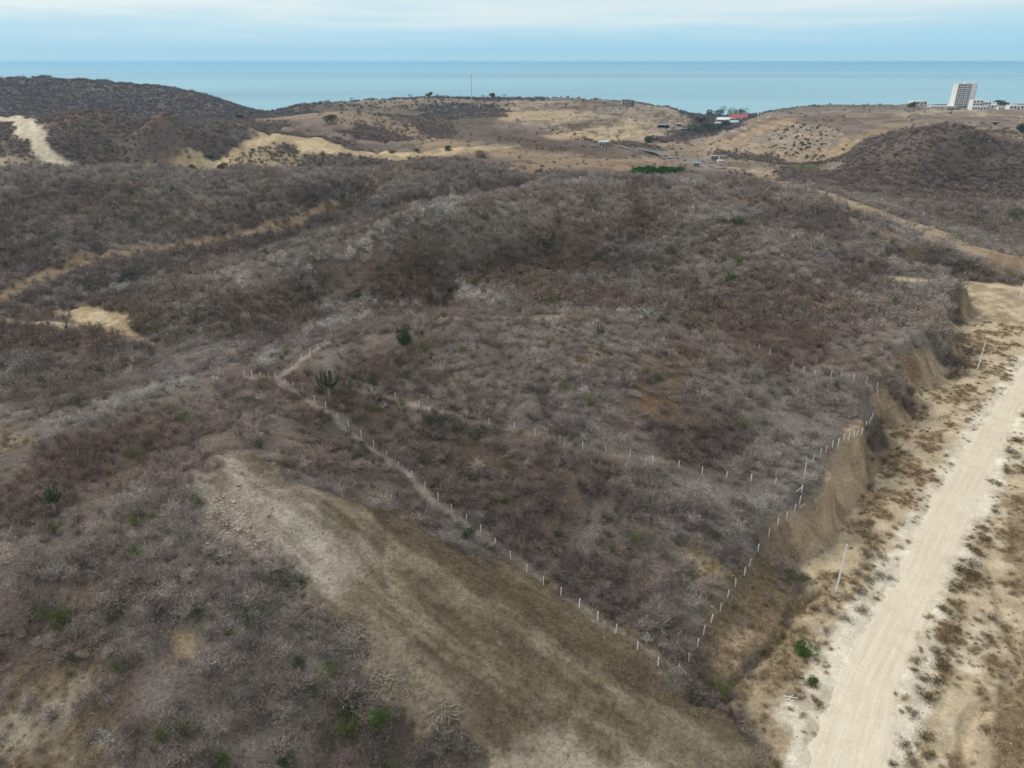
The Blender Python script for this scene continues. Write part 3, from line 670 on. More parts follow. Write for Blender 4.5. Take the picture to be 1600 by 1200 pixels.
# ------------------------------------------------------------------ where the scrub stands and what colour it has
def cand(r0, r1, sp, half=.98):
    """jittered points over the sector in view"""
    xs = np.arange(-r1*math.sin(half), r1*math.sin(half), sp); ys = np.arange(10, r1, sp)
    X, Y = np.meshgrid(xs, ys); X = X.ravel()+rng.uniform(-.5, .5, X.size)*sp; Y = Y.ravel()+rng.uniform(-.5, .5, Y.size)*sp
    r = np.hypot(X, Y); th = np.arctan2(X, Y)
    # the view is wider near the camera's foot, narrower far off
    lim = np.where(r < 120, .98, .76)
    k = (r > r0) & (r < r1) & (np.abs(th) < lim) & (r > 38)
    return X[k], Y[k]
def pts3(X, Y): return np.stack([X, Y, gsample(GZ, X, Y)], 1)
PALE = [([(380,435),(470,420),(560,396),(640,356),(700,326),(760,306),(850,292),(960,290)], 7, .8), ([(120,462),(200,452),(300,438),(400,436),(480,440)], 5, .8),
        ([(520,486),(600,480),(700,478),(800,482),(880,492),(960,498),(1050,500)], 5.5, 1), ([(180,625),(240,612),(300,598),(370,578),(420,560),(500,520),(560,495)], 6.5, .9),
        ([(960,400),(1020,385),(1080,375)], 9, .7), ([(1120,440),(1080,400),(1100,350),(1160,330)], 11, .6), ([(830,530),(900,520),(980,545)], 7, .5),
        ([(60,660),(120,670),(180,640)], 5, .8), ([(430,560),(330,545),(280,590)], 7, .6), ([(0,600),(40,560)], 7, .5), ([(620,290),(560,340),(480,380)], 9, .4), ([(700,560),(760,600),(800,640)], 7, .4),
        ([(900,440),(1000,450),(1080,480)], 8, .4), ([(1130,560),(1200,600)], 6, .3)]
PALEW = [(W2(p), w, k) for p, w, k in PALE]
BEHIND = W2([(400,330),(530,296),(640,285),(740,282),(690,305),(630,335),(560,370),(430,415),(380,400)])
def tints(X, Y):
    n1 = fbm(X, Y, 28, 201, 4, .6); n2 = fbm(X, Y, 6, 203, 3, .6); n3 = fbm(X, Y, 60, 205, 3)
    k = len(X); u = rng.uniform(0, 1, k)
    grey = np.array([.285, .242, .216]); purp = np.array([.185, .154, .143]); red = np.array([.215, .165, .133]); pale = np.array([.50, .475, .455]); tan = np.array([.29, .235, .18])
    c = purp+(grey-purp)*smooth(-.3, .35, n1+.4*n2+(u-.5)*.5)[:, None]
    t = smooth(.05, .4, n3-.3*n1+(rng.uniform(0, 1, k)-.5)*.3)*.9; c = c+(red-c)*t[:, None]
    t = smooth(.72, .95, rng.uniform(0, 1, k)+.3*n2)*.6; c = c+(tan-c)*t[:, None]
    pm = np.zeros(k)
    for P_, w, kk in PALEW: pm = np.maximum(pm, kk*zone(X, Y, P_, closed=False, width=w*.4, feather=w*.9, warp=w*.7, wscale=14, seed=int(w*7)))
    pm = np.clip(pm*1.0*(.55+.6*rng.uniform(0, 1, k)), 0, 1)
    tp = tpi(X, Y); pm = np.clip(pm+.16*smooth(.25, 1, tp+.4*n2)*(np.hypot(X, Y) < 480), 0, 1)
    c = c*(1+.11*tp)[:, None]; c = c+(pale-c)*pm[:, None]  # same relief shade worked into the scrub tint
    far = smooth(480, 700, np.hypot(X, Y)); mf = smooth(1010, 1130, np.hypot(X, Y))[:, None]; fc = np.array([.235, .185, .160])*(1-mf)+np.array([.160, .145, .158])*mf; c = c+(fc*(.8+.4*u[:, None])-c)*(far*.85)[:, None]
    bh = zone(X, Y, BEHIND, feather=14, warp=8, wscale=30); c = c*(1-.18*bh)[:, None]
    gq = (rng.uniform(0, 1, k) < .03)[:, None]; c = np.where(gq, np.array([.115, .135, .055]), c)
    return 1.13*c*(.68+.62*rng.uniform(0, 1, k)**1.3)[:, None], pm
def keepd(X, Y, lo=0):
    d = gsample(DENG, X, Y); cl = fbm(X, Y, 11, 211, 3)
    return rng.uniform(0, 1, len(X)) < d*np.clip(.70+1.2*cl-.12*np.clip(tpi(X, Y), -1, 1), np.where(np.hypot(X, Y) > 215, .5, .12), 1)
def rs(k, smin, smax, tilt=.15):
    s = rng.uniform(smin, smax, k); return np.c_[rng.normal(size=(k, 2))*tilt, rng.uniform(0, 6.28, k)], np.stack([s*rng.uniform(.85, 1.2, k), s*rng.uniform(.85, 1.2, k), s*rng.uniform(.7, 1.15, k)], 1)
X, Y = cand(38, 215, 1.4); kp = keepd(X, Y); X, Y = X[kp], Y[kp]
FORE = W2([(-400,1500),(-300,760),(300,800),(420,900),(480,950),(560,1010),(600,1080),(700,1160),(740,1210),(860,1500)])
T_, pm = tints(X, Y); rot_, scl_ = rs(len(X), .45, 1.25); kd_ = rng.integers(0, 4, len(X)); kd_[rng.uniform(0, 1, len(X)) < .05] = 4
scl_ *= (1-.45*smooth(130, 70, Y)*(X > -5)*0)[:, None]
fore = (seg_dist(X, Y, FORE, True) < 0)
score = np.where(fore, scl_[:, 0]/np.hypot(X, Y), -1); pick = np.argsort(-score)[:290]
pick = pick[score[pick] > 0]
msk = np.ones(len(X), bool); msk[pick] = False
p3 = pts3(X, Y)
scatter('dry_scrub', p3[msk], rot_[msk], scl_[msk], T_[msk], kd_[msk], near_p)
LMK = [(l, at(*q)) for l, q in (('near the spreading cactus', (87,802)), ('around the bottom left bare ground', (60,1100)), ('below the heaps of dead branches', (560,1060)), ('near the ochre spot', (290,1000)), ('under the rocky patch', (340,880)), ('along the bottom edge', (400,1200)), ('at the left edge', (20,930)), ('by the two bottom green bushes', (575,1140)))]
bush_me = [tri_mesh('leafless_bush', T, [brush_o]) for T in near_T]
for i in pick:
    o = bpy.data.objects.new('leafless_bush', bush_me[kd_[i]]); S.collection.objects.link(o)
    o.location = p3[i]; o.rotation_euler = rot_[i]; o.scale = scl_[i]; o.color = (*T_[i], 1)
    cw = 'purple grey'
    if T_[i].mean() > .27: cw = 'pale grey'
    elif T_[i][0]/T_[i][2] > 1.45: cw = 'reddish brown'
    elif T_[i].mean() > .19: cw = 'ash grey'
    lm = min(LMK, key=lambda q: (q[1].x-X[i])**2+(q[1].y-Y[i])**2)[0]
    o['label'] = cw+' leafless bush in the foreground scrub, '+lm; o['category'] = 'bush'; o['group'] = 'leafless bushes in the foreground scrub'
X, Y = cand(215, 520, 1.95, .78); kp = keepd(X, Y); X, Y = X[kp], Y[kp]
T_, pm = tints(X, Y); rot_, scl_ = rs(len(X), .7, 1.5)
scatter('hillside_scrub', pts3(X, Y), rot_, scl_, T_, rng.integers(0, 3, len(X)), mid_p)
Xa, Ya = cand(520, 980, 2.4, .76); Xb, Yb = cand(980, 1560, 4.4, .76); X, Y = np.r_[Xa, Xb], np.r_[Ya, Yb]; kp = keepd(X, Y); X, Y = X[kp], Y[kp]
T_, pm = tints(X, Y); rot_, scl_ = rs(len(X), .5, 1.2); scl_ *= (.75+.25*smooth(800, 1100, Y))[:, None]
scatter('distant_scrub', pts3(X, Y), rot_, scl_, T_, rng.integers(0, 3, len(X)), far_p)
# ------------------------------------------------------------------ builders for things
def mesh_obj(name, v, f, mat, parent=None, smooth_=False):
    me = bpy.data.meshes.new(name); me.from_pydata([tuple(p) for p in v], [], f)
    if mat: me.materials.append(mat)
    if smooth_: me.polygons.foreach_set('use_smooth', [True]*len(me.polygons))
    o = bpy.data.objects.new(name, me); S.collection.objects.link(o)
    if parent: o.parent = parent
    return o
def empty(name, loc, label, cat, group=None, rz=0):
    o = bpy.data.objects.new(name, None); S.collection.objects.link(o); o.location = loc; o.rotation_euler.z = rz
    o.empty_display_size = .3; tag(o, label, cat, group); return o
def tag(o, label, cat, group=None):
    o['label'] = label; o['category'] = cat
    if group: o['group'] = group
    return o
class MB:
    def __init__(s): s.v = []; s.f = []
    def box(s, x0, y0, z0, x1, y1, z1, taper=0):
        b = len(s.v); t = taper
        s.v += [(x0,y0,z0),(x1,y0,z0),(x1,y1,z0),(x0,y1,z0),(x0+t,y0+t,z1),(x1-t,y0+t,z1),(x1-t,y1-t,z1),(x0+t,y1-t,z1)]
        s.f += [tuple(b+i for i in q) for q in ((0,3,2,1),(4,5,6,7),(0,1,5,4),(1,2,6,5),(2,3,7,6),(3,0,4,7))]; return s
    def tube(s, pts, rad, n=5):
        pts = [Vector(p) for p in pts]; prev = None
        rad = rad if hasattr(rad, '__len__') else [rad]*len(pts)
        for i, p in enumerate(pts):
            d = (pts[min(i+1, len(pts)-1)]-pts[max(i-1, 0)]).normalized()
            a = d.cross(Vector((.31, .17, .93)) if abs(d.z) < .95 else Vector((1, 0, 0))).normalized(); c = d.cross(a)
            b = len(s.v)
            s.v += [tuple(p+(a*math.cos(6.2832*k/n)+c*math.sin(6.2832*k/n))*rad[i]) for k in range(n)]
            if prev is not None: s.f += [(prev+k, prev+(k+1) % n, b+(k+1) % n, b+k) for k in range(n)]
            else: s.f.append(tuple(b+k for k in reversed(range(n))))
            prev = b
        s.f.append(tuple(prev+k for k in range(n))); return s
    def tris(s, T):
        for t in T:
            b = len(s.v); s.v += [tuple(p) for p in t]; s.f.append((b, b+1, b+2))
        return s
    def make(s, name, mat, parent=None, sm=False): return mesh_obj(name, s.v, s.f, mat, parent, sm)
def px_size(px, py, P):
    """metres per photograph pixel across and up at a ground point"""
    fw = F*CP_-(py-600)*SP_; dn = (py-600)*CP_+F*SP_
    return P.y/fw, (CP_*fw+dn*SP_)/fw**2*P.y

white = plain('whitewash', (.78, .77, .74), .8, .2, .06, 1.0); white2 = plain('white paint', (.80, .80, .80), .6, .3, .08, 6)
concrete = plain('concrete', (.42, .40, .37), .9, .1, .12, 2); greyc = plain('grey cement', (.30, .29, .28), .9, .1, .12, 1.5)
glass = plain('dark window glass', (.05, .065, .08), .15, .5, .1, 2); shade_m = plain('dark opening', (.05, .05, .05), .8, .1, .1, 2)
redroof = plain('red roofing', (.42, .10, .09), .7, .2, .15, 1); greyroof = plain('sheet metal roof', (.50, .53, .56), .5, .4, .1, 2)
steel = plain('galvanised steel', (.55, .57, .58), .5, .5, .05, 3); tarmac = plain('tarmac', (.20, .20, .205), .9, .1, .12, .4)
bark = plain('grey bark', (.30, .28, .26), .9, .05, .18, 4, .3); palebark = plain('bleached bark', (.46, .44, .41), .9, .05, .15, 5)
cactus_m = plain('cactus skin', (.075, .095, .05), .7, .2, .25, 3, .2); darkleaf = plain('dark leaves', (.035, .055, .03), .7, .15, .3, 1.2)
leafA = plain('fresh green leaves', (.068, .125, .022), .7, .15, .3, 1.6); leafB = plain('dull olive leaves', (.072, .082, .032), .8, .1, .3, 1.6)
leafC = plain('deep green leaves', (.04, .07, .026), .75, .15, .3, 1.6); dryleaf = plain('olive brown dry leaves', (.13, .105, .055), .9, .05, .3, 1.4)
deadwood = plain('dead wood', (.36, .31, .25), .9, .05, .2, 5)

# ------------------------------------------------------------------ tarmac road in the far valley
def strip(name, pts, w, mat, lift=.15, n=120, k=5):
    P_, t_ = resample([tuple(at(*p))[:2] for p in pts], n)
    d = np.gradient(P_, axis=0); d = d/np.linalg.norm(d, axis=1, keepdims=True); nn = np.stack([d[:, 1], -d[:, 0]], 1)
    a = np.linspace(-w/2, w/2, k); X_ = P_[:, :1]+nn[:, :1]*a; Y_ = P_[:, 1:]+nn[:, 1:]*a
    Z_ = gsample(GZ, X_.ravel(), Y_.ravel()).reshape(X_.shape)
    Zc = np.convolve(np.pad(Z_.max(1), 4, 'edge'), np.ones(9)/9, 'valid')[:, None]
    Z_ = np.maximum(Z_, Zc)+lift; Z_[:, [0, -1]] -= .3
    o = grid_object(name, np.stack([X_, Y_, Z_], -1).reshape(-1, 3), n, k, None, None, mat)
    if o.data.polygons[0].normal.z < 0: o.data.flip_normals()
    return o
strip('tarmac_road', [(968,229),(1000,233),(1030,241),(1062,248),(1090,252),(1128,264)], 8.0, tarmac, .5)

# ------------------------------------------------------------------ utility poles
def pole(px, py, h, label):
    P = at(px, py); e = empty('utility_pole', P, label, 'pole', 'concrete poles along the track')
    MB().tube([(0, 0, -.5), (0, 0, h*.5), (0, 0, h)], [.17, .14, .10], 8).make('shaft', white2, e)
    MB().box(-.28, -.06, h-.75, .28, .06, h-.65).make('crossarm', concrete, e)
    for x in (-.22, .22): MB().tube([(x, 0, h-.65), (x, 0, h-.45)], .05, 6).make('insulator', concrete, e)
    MB().box(-.35, -.35, -.2, .35, .35, .12, .06).make('footing', greyc, e)
pole(1306, 925, 9.6, 'white concrete utility pole in dry weeds beside the pale track, nearest of the poles')
pole(1527, 578, 8.6, 'white concrete utility pole between the eroded cut banks and the far end of the track')
pole(1594, 464, 8.6, 'farthest white utility pole, at the top of the sandy bench near the right edge')

# ------------------------------------------------------------------ fences of white posts
def fence(label, bases, hgt=1.65, brace=(), wires=True):
    Ps = [at(*b) for b in bases]; e = empty('fence', Ps[0], label, 'fence', 'fences of white posts on the hillside')
    tops = []
    pm_ = MB().box(-.062, -.062, -.35, .062, .062, 1.0, .008); base = None
    for i, P in enumerate(Ps):
        h = hgt*rng.uniform(.9, 1.1); t = rng.normal(size=2)*.035
        if base is None: o = pm_.make('post', white2, e); base = o.data
        else: o = bpy.data.objects.new('post', base); S.collection.objects.link(o); o.parent = e
        o.location = P-Ps[0]; o.rotation_euler = (t[0], t[1], rng.uniform(-.3, .3)); o.scale = (1, 1, h)
        tops.append((P-Ps[0], h))
    if wires:
        for k, fr in enumerate((.35, .62, .9)):
            w = MB()
            for (a, ha), (b, hb) in zip(tops[:-1], tops[1:]):
                if (a-b).length > 16: continue
                pa = a+Vector((0, 0, ha*fr)); pb_ = b+Vector((0, 0, hb*fr)); mid = (pa+pb_)/2-Vector((0, 0, .05))
                w.tube([pa, mid, pb_], .003, 3)
            w.make('wire', steel, e)
    for i, dv in brace:
        P, h = tops[i]; a = P+Vector((0, 0, h*.75)); MB().tube([a, P+Vector(dv)], .05, 5).make('brace', white2, e)
    return e
F1 = [(446,602),(458,607),(474,616),(492,628),(509,639),(528,655),(545,668),(565,684),(584,699),(604,716),(623,732),(644,746),(664,766),(685,783),(706,799),(729,817),(751,833),(774,852),(798,874),(823,895),(849,914),(876,931),(905,949),(934,970),(962,990),(996,1015),(1028,1040),(1060,1051)]
F4 = [(1076,1034),(1089.6,1012),(1099,992),(1111,973),(1125,955),(1137,934),(1149,917),(1163,899),(1171,885),(1184,862),(1201,838),(1215,821),(1229,810),(1241,800),(1248.6,788),(1252,769),(1256,748),(1258,735),(1270,721),(1281,713),(1290,707),(1300.6,699),(1309,697),(1318,689),(1326,688),(1334,684),(1338,682),(1346,679),(1352,670),(1358,662),(1362,654),(1365.5,640),(1370,618),(1369.5,608)]
fence('long fence of white posts running down beside the bulldozed clearing to its lower corner', F1, brace=((27, (1.1, -.2, 0)), (27, (-1.1, .5, 0))))
fence('fence of white posts climbing from the lower corner along the cut bank top', F4, brace=((15, (-1.6, -.6, .1)),))
fence('fence of white posts crossing the middle of the brushy slope past a dark shrub clump', [(543,606),(581,615),(618,623),(655,636),(692,645),(729,653),(764,663),(804,669),(836,681),(875,692),(910,702),(947,708),(984,715),(1020,722),(1060,731),(1097,741),(1135,747),(1173,752),(1211,757)], 1.5)
fence('far fence of white posts curving over the back of the fenced hill to the bank', [(993,502),(1013,509),(1033,512),(1052,514),(1081,519),(1110,525),(1129,532),(1146,536),(1166,543),(1185,548),(1202,556),(1219,565),(1238,571),(1255,582),(1273,588),(1298,588),(1314,590),(1334,594),(1353,599)], 1.6)
fence('fence of white posts leading up from the saddle to the pale bushes on the ridge', [(431,594),(446,587),(457,577),(471,563),(484,553),(497,547),(509,539),(518,529)], 1.6)
fence('short row of white posts along the saddle left of the fence corner', [(421,592),(407,591),(394,589),(382,589)], 1.6)
fence('short run of small white posts in red brush below the left bare patch', [(186,559),(194,568),(205,576),(215,584)], 1.5)
fence('pair of white posts above the red brush right of the bare patch', [(209,561),(247,556)], 1.5, wires=False)
fence('two white posts standing behind the pale bare patch at the left', [(59,477),(103,478)], 1.8, wires=False)
for px, py, l in ((1236, 1091, 'white broken post pieces lying crossed on the sand left of the track'),):
    P = at(px, py); e = MB().tube([(-.9, .3, .12), (.9, -.1, .1)], .06, 5).tube([(-.6, -.4, .12), (.4, .4, .22)], .05, 5).tube([(-.8, -.2, .08), (.1, -.6, .08)], .05, 5).make('broken_post', white2); e.location = P; tag(e, l, 'debris')

# ------------------------------------------------------------------ candelabra cacti
def cactus(px, py, h, label, arms=14, seed=0):
    r = random.Random(seed); P = at(px, py); e = empty('candelabra_cactus', P, label, 'cactus', 'candelabra cacti on the hills')
    tr = h*.42
    MB().tube([(0, 0, -.4), (.03*h*.2, 0, tr*.5), (0, .02, tr)], [h*.045, h*.036, h*.034], 8).make('trunk', bark, e)
    for k in range(arms):
        az = 6.283*k/arms*2.4+r.uniform(-.3, .3); sp = h*r.uniform(.06, .33); z0 = tr*r.uniform(.75, 1.15); top = h*r.uniform(.72, 1.0)-sp*.35
        c, s_ = math.cos(az), math.sin(az); rr = h*.020*r.uniform(.85, 1.2)
        pts = [(0, 0, z0), (c*sp*.5, s_*sp*.5, z0+.05*h), (c*sp*.88, s_*sp*.88, z0+.16*h), (c*sp, s_*sp, (z0+top)/2+.08*h), (c*sp*1.03+r.uniform(-.02, .02)*h, s_*sp*1.03, top)]
        MB().tube(pts, [rr*.8, rr, rr*1.1, rr*1.1, rr*.6], 6).make('arm', cactus_m, e)
for i, a in enumerate([(515,624,7.6,'tall many armed candelabra cactus beside the fence on the saddle, biggest of the cacti',20),
    (87,802,5.2,'candelabra cactus with a fan of upright arms in brush at the far left',20),
    (938,531,4.6,'dark candelabra cactus on the crest of the fenced hill, on grey ground',12),
    (1075,524,3.6,'left one of two small dark cacti by the far fence',9),(1094,528,3.6,'right one of two small dark cacti by the far fence',8),
    (630,532,5.0,'cactus rising out of a green shrub on the crest',12),(205,312,6.5,'dark upright cactus on the left hillside above the old track',9),
    (750,372,7,'dark cactus clump high on the main hill',8),(1120,420,5,'slender dark cactus on the flank of the main hill among pale bushes',6),
    (845,388,6,'squat dark cactus halfway up the main hill',8),(935,474,4,'slender cactus in the brown gully behind the fenced hill',5),
    (800,425,6,'group of dark cactus arms on the slope above the gully',9),(1405,520,4,'small cactus on the brushy slope left of the cut banks',6)]):
    cactus(*a[:4], arms=a[4], seed=i)

# ------------------------------------------------------------------ green shrubs
def leaf_shell(r, rad, h, n, size, lobes=6, seed_c=None):
    """leaf-sized faces through an uneven crown of several lobes"""
    c = np.c_[r.normal(size=(lobes, 2))*rad*.42, r.uniform(.3, .75, lobes)*h]; cr = r.uniform(.35, .6, lobes)*rad
    k = r.integers(0, lobes, n); d = unit(r.normal(size=(n, 3))); q = c[k]+d*(cr[k]*r.uniform(.45, 1.05, n)**.6)[:, None]*np.array([1, 1, .8])
    q[:, 2] = np.maximum(q[:, 2], .05)
    v = unit(d*.6+r.normal(size=(n, 3)))*size*r.uniform(.6, 1.4, n)[:, None]
    return blades(q, v, size*.75*np.ones(n), r)
def shrub(px, py, rad, h, label, mat, n=1500, size=.13, name='green_shrub', cat='shrub', group=None, seed=0, loc=None, lobes=6):
    r = np.random.default_rng(900+seed); rad *= 1.2; h *= 1.25; P = at(px, py) if loc is None else loc
    e = empty(name, P, label, cat, group)
    me = tri_mesh('foliage', leaf_shell(r, rad, h, n, size, lobes), [mat]); o = bpy.data.objects.new('foliage', me); S.collection.objects.link(o); o.parent = e
    st = MB()
    for k in range(5):
        az = r.uniform(0, 6.28); st.tube([(0, 0, -.2), (math.cos(az)*rad*.2, math.sin(az)*rad*.2, h*.3), (math.cos(az)*rad*.45, math.sin(az)*rad*.45, h*.6)], [.05, .04, .02], 4)
    st.make('stem', bark, e)
    return e
GS = [(1253,1018,1.5,1.3,'bright green rounded shrub on the sand at the edge of the track',leafA,3600),
 (1272,1068,.75,.7,'small green weed clump on the pale sand below the bright shrub',leafA,900),
 (390,632,1.9,1.6,'fresh green shrub on top of the left crest',leafA,2200),
 (128,642,2.3,1.9,'green shrub in the brown hollow at the left beyond the crest',leafC,2200),
 (312,786,1.3,1.0,'low green shrub on grey ground above the rocky edge of the clearing',leafA,1200),
 (565,702,1.9,1.4,'dark green shrub touching the pale path on its left side',leafC,2400),
 (733,836,1.1,1.2,'dark green shrub between the path and the upper edge of the clearing',leafC,1200),
 (772,858,.6,.7,'small green shrub by the fence post under the dark green shrub',leafC,500),
 (500,655,1.2,.9,'small olive shrub beside the fence below the biggest cactus',leafB,900),
 (585,597,1.6,1.5,'olive green shrub behind the start of the mid slope fence',leafB,1500),
 (635,590,1.2,1.0,'low green shrub on open grey ground behind the mid slope fence',leafA,900),
 (628,535,2.6,1.8,'spreading green shrub under a cactus on the crest',leafC,2600),
 (672,662,1.5,1.4,'left, greenest shrub of the dark clump at the gap in the fence',leafC,1500),
 (697,662,1.9,1.7,'dense near black green shrub in the middle of the dark clump',darkleaf,2200),
 (745,680,1.4,1.6,'olive shrub with upright cactus like stems right of the dark clump',leafB,1400),
 (553,660,.9,.9,'small green shrub above the pale path near the biggest cactus',leafA,600),
 (205,442,4.6,4.0,'large near black green tree by the old track at the left',darkleaf,3200),
 (280,428,3.6,2.2,'dark green shrub patch right of the large dark tree at the left',leafC,2000),
 (145,445,2.6,2.0,'dark green shrub left of the large dark tree',leafC,1300),
 (1140,438,2.0,1.9,'vivid green shrub on the flank of the main hill',leafA,1600),
 (1152,350,2.4,2.2,'green shrub high on the main hill near the skyline',leafA,1500),
 (1123,480,1.8,1.9,'green shrub among pale bushes below the vivid green one',leafB,1300),
 (330,519,1.4,1.2,'small green shrub in brown brush left of the pale ridge',leafA,700),
 (390,568,1.8,1.6,'olive green shrub amid pale bushes left of the saddle',leafB,1300),
 (805,492,2.3,1.0,'low green shrub on the crest line beside the old path',leafB,1400),
 (850,380,2.4,2.0,'green shrub halfway up the main hill',leafC,1300),
 (555,462,2.2,1.8,'dark green shrub on the slope above the pale bushes',leafC,1200),
 (1315,500,2.0,1.6,'deep green shrub on the wooded slope left of the cut banks',leafC,1300),
 (1370,372,2.6,2.0,'round green shrub on the slope below the crest track',leafC,1200),
 (1590,345,5.0,5.0,'large green tree at the right edge in the valley',leafC,2500),
 (925,712,1.0,.9,'olive shrub below the mid slope fence',leafB,600),
 (985,600,1.3,1.1,'olive shrub on the right shoulder of the fenced hill',leafB,800),
 (665,720,2.0,1.3,'wide olive shrub on the slope right of the pale path',leafB,1500),
 (790,735,1.8,1.1,'wide pale olive shrub in the middle of the fenced slope',leafB,1300),
 (875,838,1.1,1.2,'green shrub in the brown brush above the lower fence',leafC,800),
 (1040,985,1.1,1.0,'green shrub hugging the lower corner of the fence',leafC,800),
 (1352,672,1.0,.9,'green shrub on the cut bank top beside close set posts',leafA,700),
 (435,912,1.4,1.5,'olive green bush at the ragged left edge of the clearing',leafB,1800),
 (398,966,1.6,1.3,'green shrub beside pale dead branches left of the clearing',leafA,1900),
 (185,965,1.2,1.3,'dark green bush within the foreground scrub at left',leafC,1200),
 (350,885,1.2,1.0,'yellow green shrub below the rocky patch',leafB,1000),
 (310,965,1.0,1.0,'small olive bush left of the ochre spot in the foreground',leafB,800),
 (470,1042,1.1,.9,'green shrub by the dead brush along the clearing edge',leafC,900),
 (545,1112,1.6,1.7,'left one of two green bushes under the clearing edge at the bottom',leafC,2000),
 (598,1128,1.5,2.2,'right, taller one of two green bushes under the clearing edge',leafA,2300),
 (707,1172,.8,.9,'small bright green bush at the lower corner of the clearing',leafA,900),
 (352,1195,1.3,1.2,'green bush at the bottom edge among grey branches',leafA,1400),
 (450,1195,1.0,1.1,'dark green bush cut by the bottom edge, right of the other one',leafC,1000),
 (118,1034,.8,.9,'tiny dark green bush above the bottom left bare ground',leafC,500),
 (1195,1025,.9,.6,'yellowish green weed patch left of the bright shrub',leafB,500)]
for i, g in enumerate(GS): shrub(*g, seed=i, size=.12 if g[1] > 560 else .24, group='green shrubs on the dry hills')

# ------------------------------------------------------------------ pale leafless trees
def bare_tree(P, h, label, seed, mat, spread=1.0, name='leafless_tree', group=None, fine=.05, trunk=.3, nt=260):
    r = random.Random(seed); e = empty(name, P, label, 'tree', group)
    tr = MB(); br = MB(); tips = []
    th = h*trunk
    tr.tube([(0, 0, -.3), (r.uniform(-.04, .04)*h, 0, th*.5), (0, 0, th)], [h*.035, h*.027, h*.024], 6)
    def grow(p, d, L, rad, lev):
        q = p+d*L; m = (p+q)/2+Vector((r.gauss(0, 1), r.gauss(0, 1), r.gauss(0, 1)))*L*.08
        br.tube([p, m, q], [rad, rad*.8, rad*.6], 3 if lev > 1 else 4)
        tips.append((m, d)); tips.append((q, d))
        if lev >= 3: return
        for k in range(3):
            nd = (d+Vector((r.gauss(0, 1)*.6*spread, r.gauss(0, 1)*.6*spread, r.gauss(0, .35)+.12))).normalized()
            grow(q if k else m, nd, L*r.uniform(.6, .8), rad*.6, lev+1)
    for k in range(5):
        az = k*1.256+r.uniform(-.4, .4); grow(Vector((0, 0, th*r.uniform(.6, 1))), Vector((math.cos(az)*.8*spread, math.sin(az)*.8*spread, .75)).normalized(), h*.27, h*.016, 0)
    tr.make('trunk', mat, e); br.make('branch', mat, e)
    rr = np.random.default_rng(seed); i = rr.integers(0, len(tips), nt)
    b = np.array([tuple(tips[k][0]) for k in i]); d = unit(np.array([tuple(tips[k][1]) for k in i])+rr.normal(size=(nt, 3))*.6)
    T = blades(b, d*(h*.12*rr.uniform(.5, 1.3, nt))[:, None], fine*np.ones(nt), rr)
    me = tri_mesh('twigs', T, [mat]); o = bpy.data.objects.new('twigs', me); S.collection.objects.link(o); o.parent = e
    return e
for i, (px, py, h, l) in enumerate([(1180,800,4.2,'large pale leafless tree with a twiggy crown on the lower right slope'),
  (85,690,4.0,'white barked leafless tree at the left edge beyond the brush'),(1322,832,2.0,'small bare sapling'),
  (970,690,2.4,'silvery leafless tree just below the mid slope fence'),(730,600,2.6,'thin bare tree on the grey ground of the fenced hill'),
  (1330,555,3.5,'grey leafless tree near the bank behind the far fence'),(985,735,1.5,'flat pile of bleached branches lying under the mid slope fence'),
  (600,640,2.2,'small pale leafless tree between the two fences'),(90,900,2.6,'grey leafless tree with crooked limbs at the left of the foreground scrub'),
  (230,960,2.2,'pale branched leafless tree deep in the foreground scrub'),(170,1165,2.6,'grey twiggy tree beside the bottom left bare ground'),
  (1260,728,2.4,'pale leafless tree at the foot of the bank top fence'),(1010,1005,1.9,'silver grey leafless tree near the lower end of the clearing fence'),(1240,620,2.8,'purple grey leafless tree beyond the far fence')]):
    if 'sapling' in l or 'pile' in l: continue
    bare_tree(at(px, py), h, l, 300+i, palebark, group='pale leafless trees', fine=.035)

# dead branches lying about the clearing and heaped along its edge
def heap(px, py, L, w, n, label, seed):
    r = np.random.default_rng(seed); P = at(px, py); m_ = MB()
    for k in range(n):
        x, y = r.normal()*L*.4, r.normal()*w*.4; z = hz(P.x+x, P.y+y)-P.z; az = r.uniform(0, 6.28); l_ = r.uniform(.5, 1.9); s_ = r.uniform(-.1, .45)
        a = Vector((x, y, z+r.uniform(.05, .5))); d = Vector((math.cos(az), math.sin(az), s_))*l_; mid = a+d*.5+Vector(r.normal(size=3)*.12)
        m_.tube([a, mid, a+d], [.035, .028, .012], 3)
        if r.uniform() < .6: m_.tube([mid, mid+d*.3+Vector(r.normal(size=3)*.3)], [.018, .006], 3)
    o = m_.make('brush_heap', deadwood); o.location = P; tag(o, label, 'dead branches', 'heaps of dead branches along the clearing edge')
for i, a in enumerate([(455,925,2.2,3,130,'heap of bleached dead branches at the upper left edge of the clearing'),(548,1005,2.5,3.4,150,'tangled dead branches at the left corner of the clearing edge'),
  (600,1065,3.2,2.0,150,'long ragged heap of dead branches above two green bushes'),(690,1115,2.6,1.6,110,'heap of dead branches near the lower corner of the clearing'),(1095,1098,1.5,1.2,50,'small heap of dead twigs in the gully mouth below the fence corner')]): heap(*a, 700+i)
rr = np.random.default_rng(77); m_ = MB(); PD = np.array(ZP['dozed'][0]); cnt = 0
